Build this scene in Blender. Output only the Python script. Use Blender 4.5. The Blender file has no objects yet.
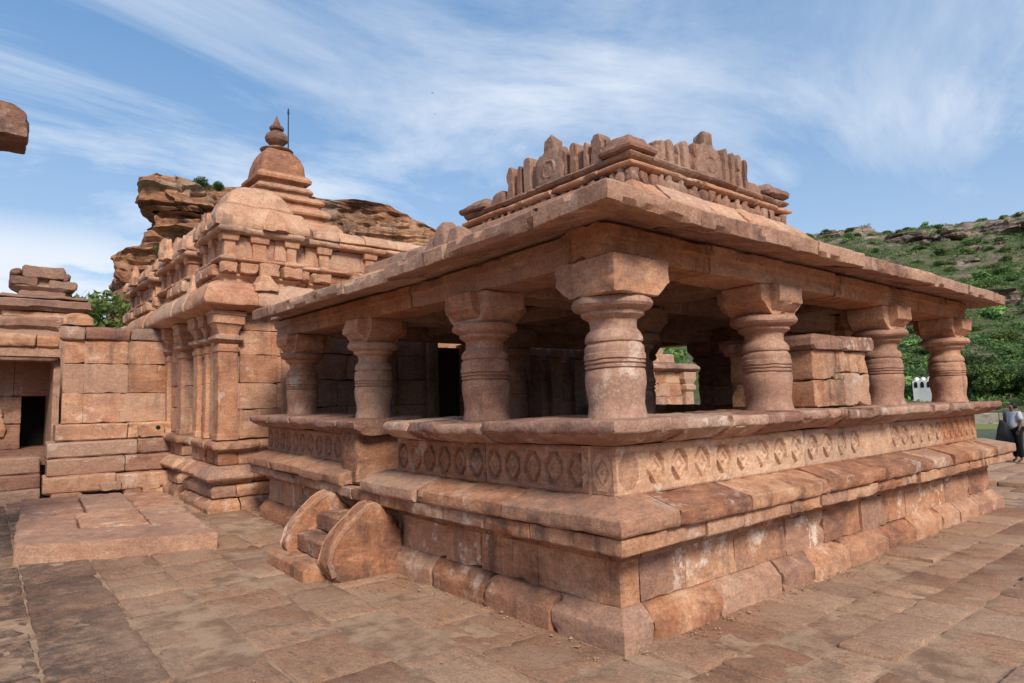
import bpy, bmesh, math, random
import numpy as np
from mathutils import Matrix, Vector

random.seed(7)
rng = np.random.default_rng(7)
scene = bpy.context.scene
COL = scene.collection

# ------------------------------------------------------------------ camera
CAM = np.array([-3.568, -3.231, 1.75])
cd = bpy.data.cameras.new('camera')
cam = bpy.data.objects.new('camera', cd)
COL.objects.link(cam)
cd.sensor_width = 36.0
cd.lens = 36.0 * 650.33 / 1024
cd.clip_start = 0.05
cd.clip_end = 5000
_M = np.array([[0.7757, -0.0405, -0.6292], [-0.6290, -0.0995, -0.7710], [-0.0306, 0.9942, -0.1022]])
_u, _s, _v = np.linalg.svd(_M); _M = _u @ _v
cam.matrix_world = Matrix([[*_M[0], CAM[0]], [*_M[1], CAM[1]], [*_M[2], CAM[2]], [0, 0, 0, 1]])
scene.camera = cam

# ------------------------------------------------------------------ sky and sun
SUN_EL, SUN_DIR = 38.0, (-0.30, -0.95)          # direction towards the sun in plan
sx, sy = SUN_DIR; n_ = math.hypot(sx, sy); sx /= n_; sy /= n_
world = bpy.data.worlds.new('World'); scene.world = world
world.use_nodes = True
nt = world.node_tree; nt.nodes.clear()
W = nt.nodes; WL = nt.links
out = W.new('ShaderNodeOutputWorld'); bg = W.new('ShaderNodeBackground')
bg.inputs['Strength'].default_value = 0.12
sky = W.new('ShaderNodeTexSky'); sky.sky_type = 'NISHITA'; sky.sun_disc = False
sky.sun_elevation = math.radians(SUN_EL)
sky.sun_rotation = math.atan2(sx, sy)
sky.air_density = 1.1; sky.dust_density = 0.6; sky.ozone_density = 2.0
tc = W.new('ShaderNodeTexCoord')
sep = W.new('ShaderNodeSeparateXYZ'); WL.new(tc.outputs['Generated'], sep.inputs[0])
def wm(op, a, b=None, c=None, clamp=False):
    n = W.new('ShaderNodeMath'); n.operation = op; n.use_clamp = clamp
    for i, v in enumerate((a, b, c)):
        if v is None: continue
        if isinstance(v, (int, float)): n.inputs[i].default_value = v
        else: WL.new(v, n.inputs[i])
    return n.outputs[0]
zz = wm('ADD', wm('MAXIMUM', sep.outputs[2], 0.0), 0.16)
px_ = wm('DIVIDE', sep.outputs[0], zz); py_ = wm('DIVIDE', sep.outputs[1], zz)
cmb = W.new('ShaderNodeCombineXYZ'); WL.new(px_, cmb.inputs[0]); WL.new(py_, cmb.inputs[1])
def wnoise(rot, sc, scale, detail, rough, dist, off):
    mp = W.new('ShaderNodeMapping'); mp.inputs['Rotation'].default_value = (0, 0, math.radians(rot))
    mp.inputs['Scale'].default_value = (sc[0], sc[1], 1); mp.inputs['Location'].default_value = (off, off * .7, off)
    WL.new(cmb.outputs[0], mp.inputs[0])
    n = W.new('ShaderNodeTexNoise'); n.inputs['Scale'].default_value = scale; n.inputs['Detail'].default_value = detail
    n.inputs['Roughness'].default_value = rough; n.inputs['Distortion'].default_value = dist
    WL.new(mp.outputs[0], n.inputs['Vector'])
    return n.outputs['Fac']
def wramp(v, a, b):
    n = W.new('ShaderNodeMapRange'); n.interpolation_type = 'SMOOTHSTEP'
    n.inputs[1].default_value = a; n.inputs[2].default_value = b
    WL.new(v, n.inputs[0]); return n.outputs[0]
SKY_OFF = 33.3
big = wramp(wnoise(15, (1, 1), 0.50, 3, .5, .3, SKY_OFF), .34, .60)
wisp = wramp(wnoise(35, (0.75, 1.35), .9, 10, .62, .8, SKY_OFF + 1.3), .34, .70)
thin = wramp(wnoise(48, (0.35, 1.5), 1.5, 9, .7, .6, SKY_OFF + 5), .40, .75)
puff = wramp(wnoise(0, (1, 1), 1.5, 8, .55, .2, 14.0), .36, .47)
lowmask = wm('SUBTRACT', 1.0, wramp(sep.outputs[2], .20, .29))
leftm = wramp(wm('SUBTRACT', sep.outputs[1], wm('MULTIPLY', sep.outputs[0], 2.2)), .1, .8)
puff = wm('MULTIPLY', puff, wm('MULTIPLY', lowmask, leftm))
cl = wm('MULTIPLY', wm('MULTIPLY', big, wisp), .95, clamp=True)
cl = wm('MAXIMUM', cl, wm('MULTIPLY', thin, .28))
veil = wm('MULTIPLY', wm('SUBTRACT', 1.0, wramp(sep.outputs[2], .05, .6)), .34)
cl = wm('MAXIMUM', cl, veil)
cl = wm('MAXIMUM', cl, wm('MULTIPLY', puff, .95))
mix = W.new('ShaderNodeMix'); mix.data_type = 'RGBA'
WL.new(cl, mix.inputs['Factor'])
hs = W.new('ShaderNodeHueSaturation'); hs.inputs['Saturation'].default_value = 1.12; hs.inputs['Value'].default_value = 1.15
WL.new(sky.outputs[0], hs.inputs['Color'])
even = W.new('ShaderNodeMix'); even.data_type = 'RGBA'; even.inputs['Factor'].default_value = .62
WL.new(hs.outputs[0], even.inputs[6]); even.inputs[7].default_value = (.82, 1.98, 3.75, 1)
WL.new(even.outputs[2], mix.inputs[6]); mix.inputs[7].default_value = (5.2, 5.6, 6.2, 1)
WL.new(mix.outputs[2], bg.inputs['Color']); WL.new(bg.outputs[0], out.inputs[0])

sd = bpy.data.lights.new('sun', 'SUN'); sd.energy = 3.1; sd.angle = math.radians(16); sd.color = (1, .90, .75)
sun = bpy.data.objects.new('sun', sd); COL.objects.link(sun)
ce = math.cos(math.radians(SUN_EL))
sun.rotation_euler = Vector((sx * ce, sy * ce, math.sin(math.radians(SUN_EL)))).to_track_quat('Z', 'Y').to_euler()

vs = scene.view_settings
vs.view_transform = 'Standard'; vs.look = 'None'; vs.exposure = 0.45; vs.gamma = 1; vs.use_curve_mapping = False
try:
    scene.cycles.max_bounces = 6; scene.cycles.diffuse_bounces = 5
except Exception: pass

# ------------------------------------------------------------------ noise (numpy)
def _hash(i, j, k, s):
    h = (i * 374761393 + j * 668265263 + k * 2147483647 + s * 1274126177) & 0xFFFFFFFF
    h = ((h ^ (h >> 13)) * 1274126177) & 0xFFFFFFFF
    h = (h ^ (h >> 16)) & 0xFFFFFFFF
    h = (h * 2246822519) & 0xFFFFFFFF
    return ((h ^ (h >> 15)) & 0xFFFF) / 65535.0 * 2 - 1
def vnoise(p, s=0):
    f = np.floor(p); t = p - f; t = t * t * (3 - 2 * t); i = f.astype(np.int64)
    r = 0
    for dx in (0, 1):
        for dy in (0, 1):
            for dz in (0, 1):
                w_ = (t[:, 0] if dx else 1 - t[:, 0]) * (t[:, 1] if dy else 1 - t[:, 1]) * (t[:, 2] if dz else 1 - t[:, 2])
                r = r + w_ * _hash(i[:, 0] + dx, i[:, 1] + dy, i[:, 2] + dz, s)
    return r
def fbm(p, s=0, o=3, g=.5):
    r = 0; a = 1
    for k in range(o):
        r = r + a * vnoise(p * (2.03 ** k) + 17.3 * k, s + k * 7); a *= g
    return r
def vec_noise(p, s=0, o=3):
    return np.stack([fbm(p, s + 11, o), fbm(p, s + 37, o), fbm(p, s + 71, o)], 1)

def lift(y):                                    # the site climbs gently away from the porch corner
    return .03 * (np.sqrt(((y - 3) * .5) ** 2 + .25) + (y - 3) * .5)

# ------------------------------------------------------------------ mesh collector
class MB:
    def __init__(s): s.v = []; s.f = []; s.t = []; s.n = 0
    def add(s, v, faces, tint=.5):
        v = np.asarray(v, float).reshape(-1, 3)
        s.v.append(v)
        if isinstance(faces, np.ndarray): faces = faces.tolist()
        n = s.n
        s.f.extend([[i + n for i in f] for f in faces]); s.t.extend([tint] * len(faces)); s.n += len(v)
    def build(s, name, mat, parent=None, warp=True, sharp=30, origin=None):
        v = np.concatenate(s.v)
        if warp: v = v.copy(); v[:, 2] += lift(v[:, 1])
        base = np.zeros(3)
        if origin is not None: base = np.array(origin, float); v = v - base
        me = bpy.data.meshes.new(name); me.from_pydata(v.tolist(), [], s.f)
        a = me.attributes.new('tint', 'FLOAT', 'FACE'); a.data.foreach_set('value', np.array(s.t, dtype=np.float32))
        me.polygons.foreach_set('use_smooth', [True] * len(me.polygons))
        if sharp: me.set_sharp_from_angle(angle=math.radians(sharp))
        me.materials.append(mat); me.update()
        o = bpy.data.objects.new(name, me); COL.objects.link(o)
        if parent is not None:
            o.parent = parent
            o.location = Vector(base) - parent.location
        else: o.location = base
        return o

def tag(o, label=None, cat=None, group=None, kind=None):
    if label: o['label'] = label
    if cat: o['category'] = cat
    if group: o['group'] = group
    if kind: o['kind'] = kind
    return o
def empty(name, loc, label, cat, group=None):
    o = bpy.data.objects.new(name, None); COL.objects.link(o); o.location = loc; o.empty_display_size = .2
    return tag(o, label, cat, group)
def copy_tree(o, parent=None):
    c = o.copy(); COL.objects.link(c)
    if parent is not None: c.parent = parent
    for ch in o.children: copy_tree(ch, c)
    return c

# ------------------------------------------------------------------ materials
class NT:
    def __init__(s, name):
        s.m = bpy.data.materials.new(name); s.m.use_nodes = True
        s.t = s.m.node_tree; s.b = s.t.nodes['Principled BSDF']
        g = s.t.nodes.new('ShaderNodeNewGeometry'); s.pos = g.outputs['Position']
    def link(s, a, b): s.t.links.new(a, b)
    def noise(s, scale, detail=5, rough=.55, dist=0, sc=None, off=0, vec=None):
        v = vec or s.pos
        if sc or off:
            mp = s.t.nodes.new('ShaderNodeMapping'); mp.inputs['Scale'].default_value = sc or (1, 1, 1)
            mp.inputs['Location'].default_value = (off, off, off); s.link(v, mp.inputs[0]); v = mp.outputs[0]
        n = s.t.nodes.new('ShaderNodeTexNoise'); s.link(v, n.inputs['Vector'])
        n.inputs['Scale'].default_value = scale; n.inputs['Detail'].default_value = detail
        n.inputs['Roughness'].default_value = rough; n.inputs['Distortion'].default_value = dist
        return n.outputs['Fac']
    def rng(s, v, a, b, c=0, d=1):
        n = s.t.nodes.new('ShaderNodeMapRange'); n.interpolation_type = 'SMOOTHSTEP'
        for i, x in enumerate((a, b, c, d)): n.inputs[i + 1].default_value = x
        s.link(v, n.inputs[0]); return n.outputs[0]
    def math(s, op, a, b, clamp=False):
        n = s.t.nodes.new('ShaderNodeMath'); n.operation = op; n.use_clamp = clamp
        for i, v in enumerate((a, b)):
            if isinstance(v, (int, float)): n.inputs[i].default_value = v
            else: s.link(v, n.inputs[i])
        return n.outputs[0]
    def mix(s, f, a, b, mode='MIX'):
        n = s.t.nodes.new('ShaderNodeMix'); n.data_type = 'RGBA'; n.blend_type = mode
        for i, v in ((0, f), (6, a), (7, b)):
            if isinstance(v, (int, float)): n.inputs[i].default_value = v
            elif isinstance(v, tuple): n.inputs[i].default_value = (*v, 1)
            else: s.link(v, n.inputs[i])
        return n.outputs[2]
    def ramp(s, v, stops):
        n = s.t.nodes.new('ShaderNodeValToRGB'); s.link(v, n.inputs[0]); e = n.color_ramp.elements
        while len(e) < len(stops): e.new(.5)
        for k, (p, c) in enumerate(stops): e[k].position = p; e[k].color = (*c, 1)
        return n.outputs[0]
    def attr(s, name):
        n = s.t.nodes.new('ShaderNodeAttribute'); n.attribute_name = name; return n.outputs['Fac']
    def bump(s, h, strength, dist):
        n = s.t.nodes.new('ShaderNodeBump'); n.inputs['Strength'].default_value = strength; n.inputs['Distance'].default_value = dist
        s.link(h, n.inputs['Height']); return n
    def done(s, col, rough=.85, normal=None, spec=.25):
        if isinstance(col, tuple): s.b.inputs['Base Color'].default_value = (*col, 1)
        else: s.link(col, s.b.inputs['Base Color'])
        if isinstance(rough, (int, float)): s.b.inputs['Roughness'].default_value = rough
        else: s.link(rough, s.b.inputs['Roughness'])
        s.b.inputs['Specular IOR Level'].default_value = spec
        if normal is not None: s.link(normal, s.b.inputs['Normal'])
        return s.m

def sandstone(name, dark=(.15, .070, .056), mid=(.38, .166, .088), light=(.60, .365, .228), stain=.65, lime=.4, bump=.6, grey=.0, streak=(1, 1, 5), mot=1.3):
    n = NT(name); t = n.attr('tint')
    mott = n.noise(2.2, 6, .66, .6)
    f = n.math('ADD', n.math('MULTIPLY', t, .72), n.math('MULTIPLY', n.math('SUBTRACT', mott, .5), mot))
    f = n.math('ADD', f, .19)
    c = n.ramp(f, [(.10, dark), (.5, mid), (.95, light)])
    st = n.noise(1.7, 6, .66, 1.2, streak, 4.0)                   # bedding bands
    c = n.mix(n.rng(st, .47, .66, 0, .5), c, n.mix(.5, c, light))
    c = n.mix(n.rng(st, .34, .46, .45, 0), c, tuple(v * .6 for v in mid))
    c = n.mix(n.rng(n.noise(1.1, 8, .72, .5, None, 21), .53, .68, 0, stain), c, (.085, .055, .047))
    rs = n.math('MULTIPLY', n.rng(n.noise(4.5, 5, .7, .3, (1, 1, .10), 66), .50, .66), n.rng(n.noise(.8, 3, .6, 0, None, 77), .45, .6))
    c = n.mix(n.math('MULTIPLY', rs, .62), c, (.075, .05, .045))
    gw = n.math('FRACT', n.math('MULTIPLY', t, 13.7), 0); c = n.mix(n.rng(gw, .55, .95, 0, .42), c, (.33, .235, .19)); pk = n.math('FRACT', n.math('MULTIPLY', t, 29.3), 0); c = n.mix(n.rng(pk, .6, .95, 0, .30), c, (.55, .36, .26))
    if grey: c = n.mix(grey, c, (.30, .23, .19))
    if lime: 
        lm = n.math('MULTIPLY', n.rng(n.noise(3.0, 8, .74, .3, None, 40), .54, .62), n.rng(n.noise(.7, 2, .5, 0, None, 55), .46, .60))
        c = n.mix(n.math('MULTIPLY', lm, lime), c, (.70, .58, .49))
    fine = n.noise(42, 6, .75)
    c = n.mix(.55, c, n.mix(1.0, c, n.rng(fine, .28, .72, .5, 1.45), 'MULTIPLY'))
    hn = n.noise(11, 8, .74, .4, (1, 1, 2.0))
    c = n.mix(.35, c, n.mix(1.0, c, n.rng(hn, .35, .65, .6, 1.35), 'MULTIPLY'))
    h = n.math('ADD', n.math('MULTIPLY', hn, .55), n.math('MULTIPLY', fine, .35))
    b = n.bump(h, bump, .03)
    return n.done(c, .88, b.outputs[0])

M_stone = sandstone('sandstone')
M_die = sandstone('sandstone_limewashed', lime=.95, stain=.45, mid=(.41, .19, .105))
M_pale = sandstone('sandstone_pale', dark=(.2, .09, .06), mid=(.44, .205, .12), light=(.60, .365, .235), stain=.36, lime=.4, bump=.55)
M_col = sandstone('sandstone_turned', mid=(.38, .185, .12), light=(.52, .31, .21), stain=.35, lime=.5, bump=.28, streak=(1, 1, 1.6))
M_slab = sandstone('sandstone_slab', dark=(.15, .08, .07), mid=(.34, .17, .12), light=(.56, .37, .27), stain=.42, lime=.55, bump=.9)
M_roof = sandstone('sandstone_eave', dark=(.19, .10, .075), mid=(.35, .19, .13), light=(.50, .31, .215), stain=.4, lime=.3, bump=.6, streak=(1.5, 1.5, 3))
M_beam = sandstone('sandstone_beam', dark=(.16, .066, .04), mid=(.36, .155, .078), light=(.50, .27, .15), stain=.45, lime=.15, bump=.45, streak=(1, 1, 6))
M_dark = sandstone('sandstone_inner', dark=(.20, .11, .08), mid=(.38, .22, .15), light=(.50, .33, .24), stain=.6, lime=.1)  # separate tone for inner and backing stone
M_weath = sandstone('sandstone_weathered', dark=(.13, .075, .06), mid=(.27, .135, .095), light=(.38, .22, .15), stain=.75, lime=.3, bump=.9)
M_frz = sandstone('sandstone_carved', stain=.3, lime=.35, bump=.22, mot=.9)
M_frzp = sandstone('sandstone_carved_pale', stain=.15, lime=.5, bump=.22, mot=.8, mid=(.49, .27, .165), light=(.62, .42, .29))
M_pave = sandstone('paving_stone', dark=(.19, .115, .08), mid=(.35, .205, .138), light=(.46, .30, .21), stain=.0, lime=.15, bump=1.0, streak=(3, 1.2, 1))
# paving: dirt film over the slabs
def paving_mat():
    n = NT('worn_paving'); t = n.attr('tint')
    f = n.math('ADD', n.math('MULTIPLY', t, .62), n.math('MULTIPLY', n.noise(2.0, 6, .6, .8), .45))
    c = n.ramp(f, [(.15, (.19, .098, .064)), (.42, (.36, .19, .115)), (.72, (.46, .265, .165)), (1, (.58, .38, .255))])
    c = n.mix(n.rng(n.noise(6, 8, .65, 1.2, (2.2, .8, 1), 3), .48, .66, 0, .6), c, (.21, .118, .08))
    dust = n.rng(n.noise(.9, 7, .6, .4, None, 12), .40, .62)
    c = n.mix(n.math('MULTIPLY', dust, .6), c, (.44, .30, .205))
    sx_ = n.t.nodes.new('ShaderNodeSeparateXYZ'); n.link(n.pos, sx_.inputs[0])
    left_dark = n.rng(n.math('ADD', sx_.outputs[0], n.math('MULTIPLY', n.math('SUBTRACT', n.noise(.8, 5, .6, 0, None, 5), .5), 2.6)), -3.3, -1.8, .85, 0)  # paving gets darker towards the left side, edge broken up by noise
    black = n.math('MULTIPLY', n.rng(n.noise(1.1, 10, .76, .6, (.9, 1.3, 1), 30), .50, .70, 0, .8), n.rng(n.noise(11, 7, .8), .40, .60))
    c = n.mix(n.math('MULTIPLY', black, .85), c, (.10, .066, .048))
    c = n.mix(n.math('MULTIPLY', left_dark, n.rng(n.noise(6, 6, .75), .3, .62)), c, (.085, .062, .050))
    fine = n.noise(55, 6, .72)
    c = n.mix(.6, c, n.mix(1.0, c, n.rng(fine, .25, .75, .45, 1.5), 'MULTIPLY'))
    h = n.math('ADD', n.math('MULTIPLY', n.noise(7, 9, .72, .9, (2.0, 1, 1)), .9), n.math('MULTIPLY', n.noise(70, 5, .7), .2))
    b = n.bump(h, .8, .04)
    return n.done(c, .86, b.outputs[0])
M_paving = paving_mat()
n = NT('joint_dust')
c = n.mix(n.rng(n.noise(3, 7, .65), .36, .60), (.25, .15, .098), (.44, .295, .195))
c = n.mix(n.rng(n.noise(1.25, 9, .68, .5, (.9, 1.3, 1), 30), .52, .70, 0, .55), c, (.11, .075, .055))
c = n.mix(.5, c, n.mix(1.0, c, n.rng(n.noise(70, 5, .7), .25, .75, .6, 1.4), 'MULTIPLY'))
M_dust = n.done(c, .95, n.bump(n.noise(45, 8, .75), .7, .02).outputs[0])

n = NT('cliff_rock')
band = n.noise(.10, 9, .62, 1.0, (.35, .35, 4.0))
c = n.ramp(band, [(.32, (.12, .06, .045)), (.45, (.40, .175, .10)), (.57, (.56, .30, .18)), (.72, (.48, .36, .28))])
c = n.mix(n.rng(n.noise(.16, 8, .65, .5, (1, 1, .35), 9), .52, .66, 0, .75), c, (.085, .06, .055))
c = n.mix(n.rng(n.noise(.09, 6, .6, .5, None, 33), .55, .68, 0, .6), c, (.38, .32, .26))
c = n.mix(.6, c, n.mix(1.0, c, n.rng(n.noise(1.6, 7, .7), .25, .75, .5, 1.5), 'MULTIPLY'))
M_cliff = n.done(c, .95, n.bump(n.noise(.9, 9, .7, 1.0, (1, 1, 3)), 1.0, .8).outputs[0])

n = NT('hill_ground')
c = n.ramp(n.noise(.07, 9, .66, .5), [(.40, (.05, .075, .024)), (.50, (.085, .105, .038)), (.57, (.13, .115, .06)), (.68, (.23, .175, .13))])
c = n.mix(n.rng(n.noise(.35, 8, .7, .3, None, 8), .46, .6, 0, .8), c, (.055, .085, .025))
c = n.mix(n.rng(n.noise(.8, 8, .75, .8, (.5, .5, 2), 18), .53, .63, 0, .7), c, (.25, .185, .15))
c = n.mix(.6, c, n.mix(1.0, c, n.rng(n.noise(2.5, 6, .7), .25, .75, .5, 1.5), 'MULTIPLY'))
gn = n.t.nodes.new('ShaderNodeNewGeometry'); sp = n.t.nodes.new('ShaderNodeSeparateXYZ'); n.link(gn.outputs['Normal'], sp.inputs[0])
rock = n.ramp(n.noise(.5, 7, .7, .6, (.4, .4, 3), 60), [(.35, (.10, .065, .05)), (.5, (.26, .19, .15)), (.65, (.36, .29, .235))])
c = n.mix(n.rng(sp.outputs[2], .76, .90, 1, 0), c, rock)
M_hill = n.done(c, .95, n.bump(n.noise(.8, 8, .7, .4, (1, 1, 2)), 1.0, .6).outputs[0])
n = NT('ledge_rock')
c = n.ramp(n.noise(.35, 8, .7, .8, (.3, .3, 3.5)), [(.38, (.05, .034, .028)), (.47, (.17, .12, .095)), (.56, (.30, .235, .19)), (.70, (.40, .34, .29))])
c = n.mix(.6, c, n.mix(1.0, c, n.rng(n.noise(2.2, 6, .7), .25, .75, .45, 1.5), 'MULTIPLY'))
M_ledge = n.done(c, .95, n.bump(n.noise(1.2, 8, .7, 1.0, (1, 1, 3)), 1.0, .6).outputs[0])

def leaf_mat(name, a, b, d):
    n = NT(name); oi = n.t.nodes.new('ShaderNodeObjectInfo')
    t = n.attr('tint')
    c = n.ramp(t, [(0, d), (.5, a), (1, b)])
    hsv = n.t.nodes.new('ShaderNodeHueSaturation'); n.link(c, hsv.inputs['Color'])
    n.link(n.rng(oi.outputs['Random'], 0, 1, .475, .525), hsv.inputs['Hue']); n.link(n.rng(oi.outputs['Random'], 0, 1, .7, 1.35), hsv.inputs['Value'])
    m = n.done(hsv.outputs[0], .6, None, .3)
    n.b.inputs['Transmission Weight'].default_value = 0
    tr = n.t.nodes.new('ShaderNodeBsdfTranslucent'); n.link(hsv.outputs[0], tr.inputs[0])
    ms = n.t.nodes.new('ShaderNodeMixShader'); ms.inputs[0].default_value = .3
    o = [x for x in n.t.nodes if x.type == 'OUTPUT_MATERIAL'][0]
    n.link(n.b.outputs[0], ms.inputs[1]); n.link(tr.outputs[0], ms.inputs[2]); n.link(ms.outputs[0], o.inputs[0])
    return m
M_leaf = leaf_mat('bush_leaves', (.08, .14, .034), (.17, .24, .062), (.035, .062, .02))
M_leaf2 = leaf_mat('acacia_leaves', (.17, .26, .07), (.28, .38, .11), (.08, .13, .04))
def plain(name, col, rough=.7, var=.25, sc=20, metal=0, bump=0):
    n = NT(name); c = n.mix(var, col, n.mix(1.0, col, n.rng(n.noise(sc, 5, .6), .3, .7, .4, 1.5), 'MULTIPLY'))
    m = n.done(c, rough, n.bump(n.noise(sc * 2, 4), bump, .01).outputs[0] if bump else None); n.b.inputs['Metallic'].default_value = metal; return m
M_bark = plain('bark', (.12, .08, .055), .9)
M_white = plain('white_plaster', (.74, .72, .68), .8, .3, .6)
M_blackv = plain('opening_shade', (.015, .012, .01), .9)  # near-black colour stands in for the shade inside openings
M_iron = plain('dark_iron', (.05, .045, .045), .5, .2, 20, .6)
M_wood = plain('dark_wood', (.045, .016, .012), .6, .5, 12, 0, .4)
M_brass = plain('brass', (.35, .25, .12), .35, .2, 20, .9)

# ------------------------------------------------------------------ shape makers
def bevel_poly(pts, r, step):
    """closed 2D polygon -> bevelled and resampled closed loop"""
    P = np.array(pts, float); N = len(P); o = []
    for i in range(N):
        a, b, c = P[i - 1], P[i], P[(i + 1) % N]
        l1 = np.linalg.norm(a - b); l2 = np.linalg.norm(c - b)
        r1 = min(r, l1 * .33); r2 = min(r, l2 * .33)
        p1 = b + (a - b) / l1 * r1; p2 = b + (c - b) / l2 * r2
        o += [p1, p2]
    o = np.array(o); res = []
    for i in range(len(o)):
        a = o[i]; b = o[(i + 1) % len(o)]; L = np.linalg.norm(b - a)
        k = max(1, int(round(L / step)))
        for j in range(k): res.append(a + (b - a) * j / k)
    return np.array(res)

def run_blocks(mb, path, prof, lens=(.6, 1.0), r=.014, step=.05, gap=.005, amp=.006, big=.008, jit=.006, tint=(.25, .75), corner=.35, seed=None, whole=False, cut=None, chip=.045):
    """sweep a closed (out,z) profile along a plan polyline, split into separate dressed stones.
    outward is to the right of the travel direction."""
    R = random.Random(seed if seed is not None else hash((round(path[0][0], 2), round(prof[0][1], 3))) & 0xffff)
    P = np.array(path, float); segL = np.linalg.norm(P[1:] - P[:-1], axis=1); S = np.concatenate([[0], np.cumsum(segL)])
    D = (P[1:] - P[:-1]) / segL[:, None]; Nn = np.stack([D[:, 1], -D[:, 0]], 1)
    loop = bevel_poly(prof, r, step); cen = loop.mean(0)
    PP = np.array(prof, float); edge = np.clip(1 - np.min(np.linalg.norm(loop[:, None] - PP[None], axis=2), axis=1) / max(step * .45, r * 1.5), 0, 1)
    r = r * .7
    tot = S[-1]
    if whole: cuts = [0, tot]
    elif cut is not None: cuts = list(cut)
    else:
        cuts = [0.0]; x = 0
        while True:
            x += R.uniform(*lens)
            if x > tot - lens[0] * .6: break
            for s_ in S[1:-1]:
                if abs(x - s_) < corner: x = s_ + corner
            if x > tot - .1: break
            cuts.append(x)
        cuts.append(tot)
    def at(s):
        i = min(max(np.searchsorted(S, s, side='right') - 1, 0), len(D) - 1)
        return i
    for a, b in zip(cuts[:-1], cuts[1:]):
        a2, b2 = a + gap, b - gap
        if b2 - a2 < .03: continue
        inner = [s_ for s_ in S[1:-1] if a2 + .01 < s_ < b2 - .01]
        marks = [a2, a2 + r] + inner + [b2 - r, b2]
        marks = sorted(set(marks)); st = []
        for u, v in zip(marks[:-1], marks[1:]):
            k = max(1, int(round((v - u) / (step * 1.5))))
            st += [u + (v - u) * j / k for j in range(k)]
        st.append(marks[-1]); st = np.array(st)
        do = R.gauss(0, jit); dz = R.gauss(0, jit * .5)
        V = []
        for s in st:
            lp = loop
            if s < a2 + r * .5 or s > b2 - r * .5:
                d = loop - cen; ln = np.linalg.norm(d, axis=1, keepdims=True); lp = loop - d / np.maximum(ln, 1e-6) * np.minimum(r * .8, ln * .4)
            hit = [k for k, s_ in enumerate(S[1:-1]) if abs(s - s_) < 1e-6]
            if hit:
                k = hit[0] + 1; n1, n2 = Nn[k - 1], Nn[k]
                m = (n1 + n2); m = m / (m @ n1); base = P[k]; nn = m
            else:
                i = at(s); base = P[i] + D[i] * (s - S[i]); nn = Nn[i]
            ox = lp[:, 0] + do; xy = base[None] + ox[:, None] * nn[None]
            if not hit:
                for kk, s_ in enumerate(S[1:-1]):
                    dd = abs(s - s_); cr = D[kk][0] * D[kk + 1][1] - D[kk][1] * D[kk + 1][0]
                    if dd < 2.5 and abs(cr) > .5:
                        ex = np.maximum(ox * (-1 if cr > 0 else 1) - dd, 0)
                        xy = xy + ex[:, None] * (D[i] * (1 if s > s_ else -1))[None]
            V.append(np.concatenate([xy, lp[:, 1:2] + dz], 1))
        n = len(loop); K = len(st); V = np.concatenate(V)
        off = np.array([R.uniform(0, 50) for _ in range(3)])
        if chip > 0:
            ed = np.tile(edge, K); ed = np.maximum(ed, np.repeat((np.minimum(st - st[0], st[-1] - st) < r * 1.5) * 1.0, n))
            cz_ = np.repeat(np.array([V[q * n:(q + 1) * n].mean(0) for q in range(K)]), n, 0)
            dv = cz_ - V; ln = np.linalg.norm(dv, axis=1, keepdims=True)
            er = np.clip(fbm(V * 7.5 + off, 2, 3) - .18, 0, .6) * 1.6 * chip * ed
            V = V + dv / np.maximum(ln, .02) * er[:, None]
        V = V + amp * .75 * vec_noise(V * 7 + off, 3, 3) + big * .5 * vec_noise(V * 1.7 + off, 5, 1)
        F = []
        idx = np.arange(n); nx = (idx + 1) % n
        for k in range(K - 1):
            A = k * n; B = (k + 1) * n
            F.append(np.stack([A + idx, A + nx, B + nx, B + idx], 1))
        F = np.concatenate(F).tolist()
        F.append(list(range(n))[::-1]); F.append([(K - 1) * n + i for i in range(n)])
        mb.add(V, F, R.uniform(*tint))

def box(mb, x0, x1, y0, y1, z0, z1, r=.015, step=.07, amp=.006, big=.01, tint=(.25, .75), seed=None, rot=0, rng_=None):
    """one dressed stone block"""
    w = (x1 - x0)
    prof = [(0, z0), (w, z0), (w, z1), (0, z1)]
    R = random.Random(seed if seed is not None else hash((round(x0, 2), round(y0, 2), round(z0, 2))) & 0xffff)
    t0 = mb.n; k0 = len(mb.v)
    run_blocks(mb, [(x0, y0), (x0, y1)], prof, whole=True, r=r, step=step, gap=0, amp=amp, big=big, jit=0, tint=tint, seed=R.randrange(9999))
    if rot:
        c, s = math.cos(rot), math.sin(rot); cx, cy = (x0 + x1) / 2, (y0 + y1) / 2
        for k in range(k0, len(mb.v)):
            v = mb.v[k]; X = v[:, 0] - cx; Y = v[:, 1] - cy
            v[:, 0] = cx + X * c - Y * s; v[:, 1] = cy + X * s + Y * c

def extrude(mb, prof, axis, u0, u1, c=0, r=.012, step=.06, amp=.004, big=.006, tint=(.3, .7), seed=1, gap=0):
    """extrude a profile: axis 'y' -> profile is (x,z) ; axis 'x' -> profile is (y,z)"""
    if axis == 'y': run_blocks(mb, [(0, u0), (0, u1)], prof, whole=True, r=r, step=step, gap=gap, amp=amp, big=big, jit=0, tint=tint, seed=seed)
    else:
        run_blocks(mb, [(u1, 0), (u0, 0)], prof, whole=True, r=r, step=step, gap=gap, amp=amp, big=big, jit=0, tint=tint, seed=seed)

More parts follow.
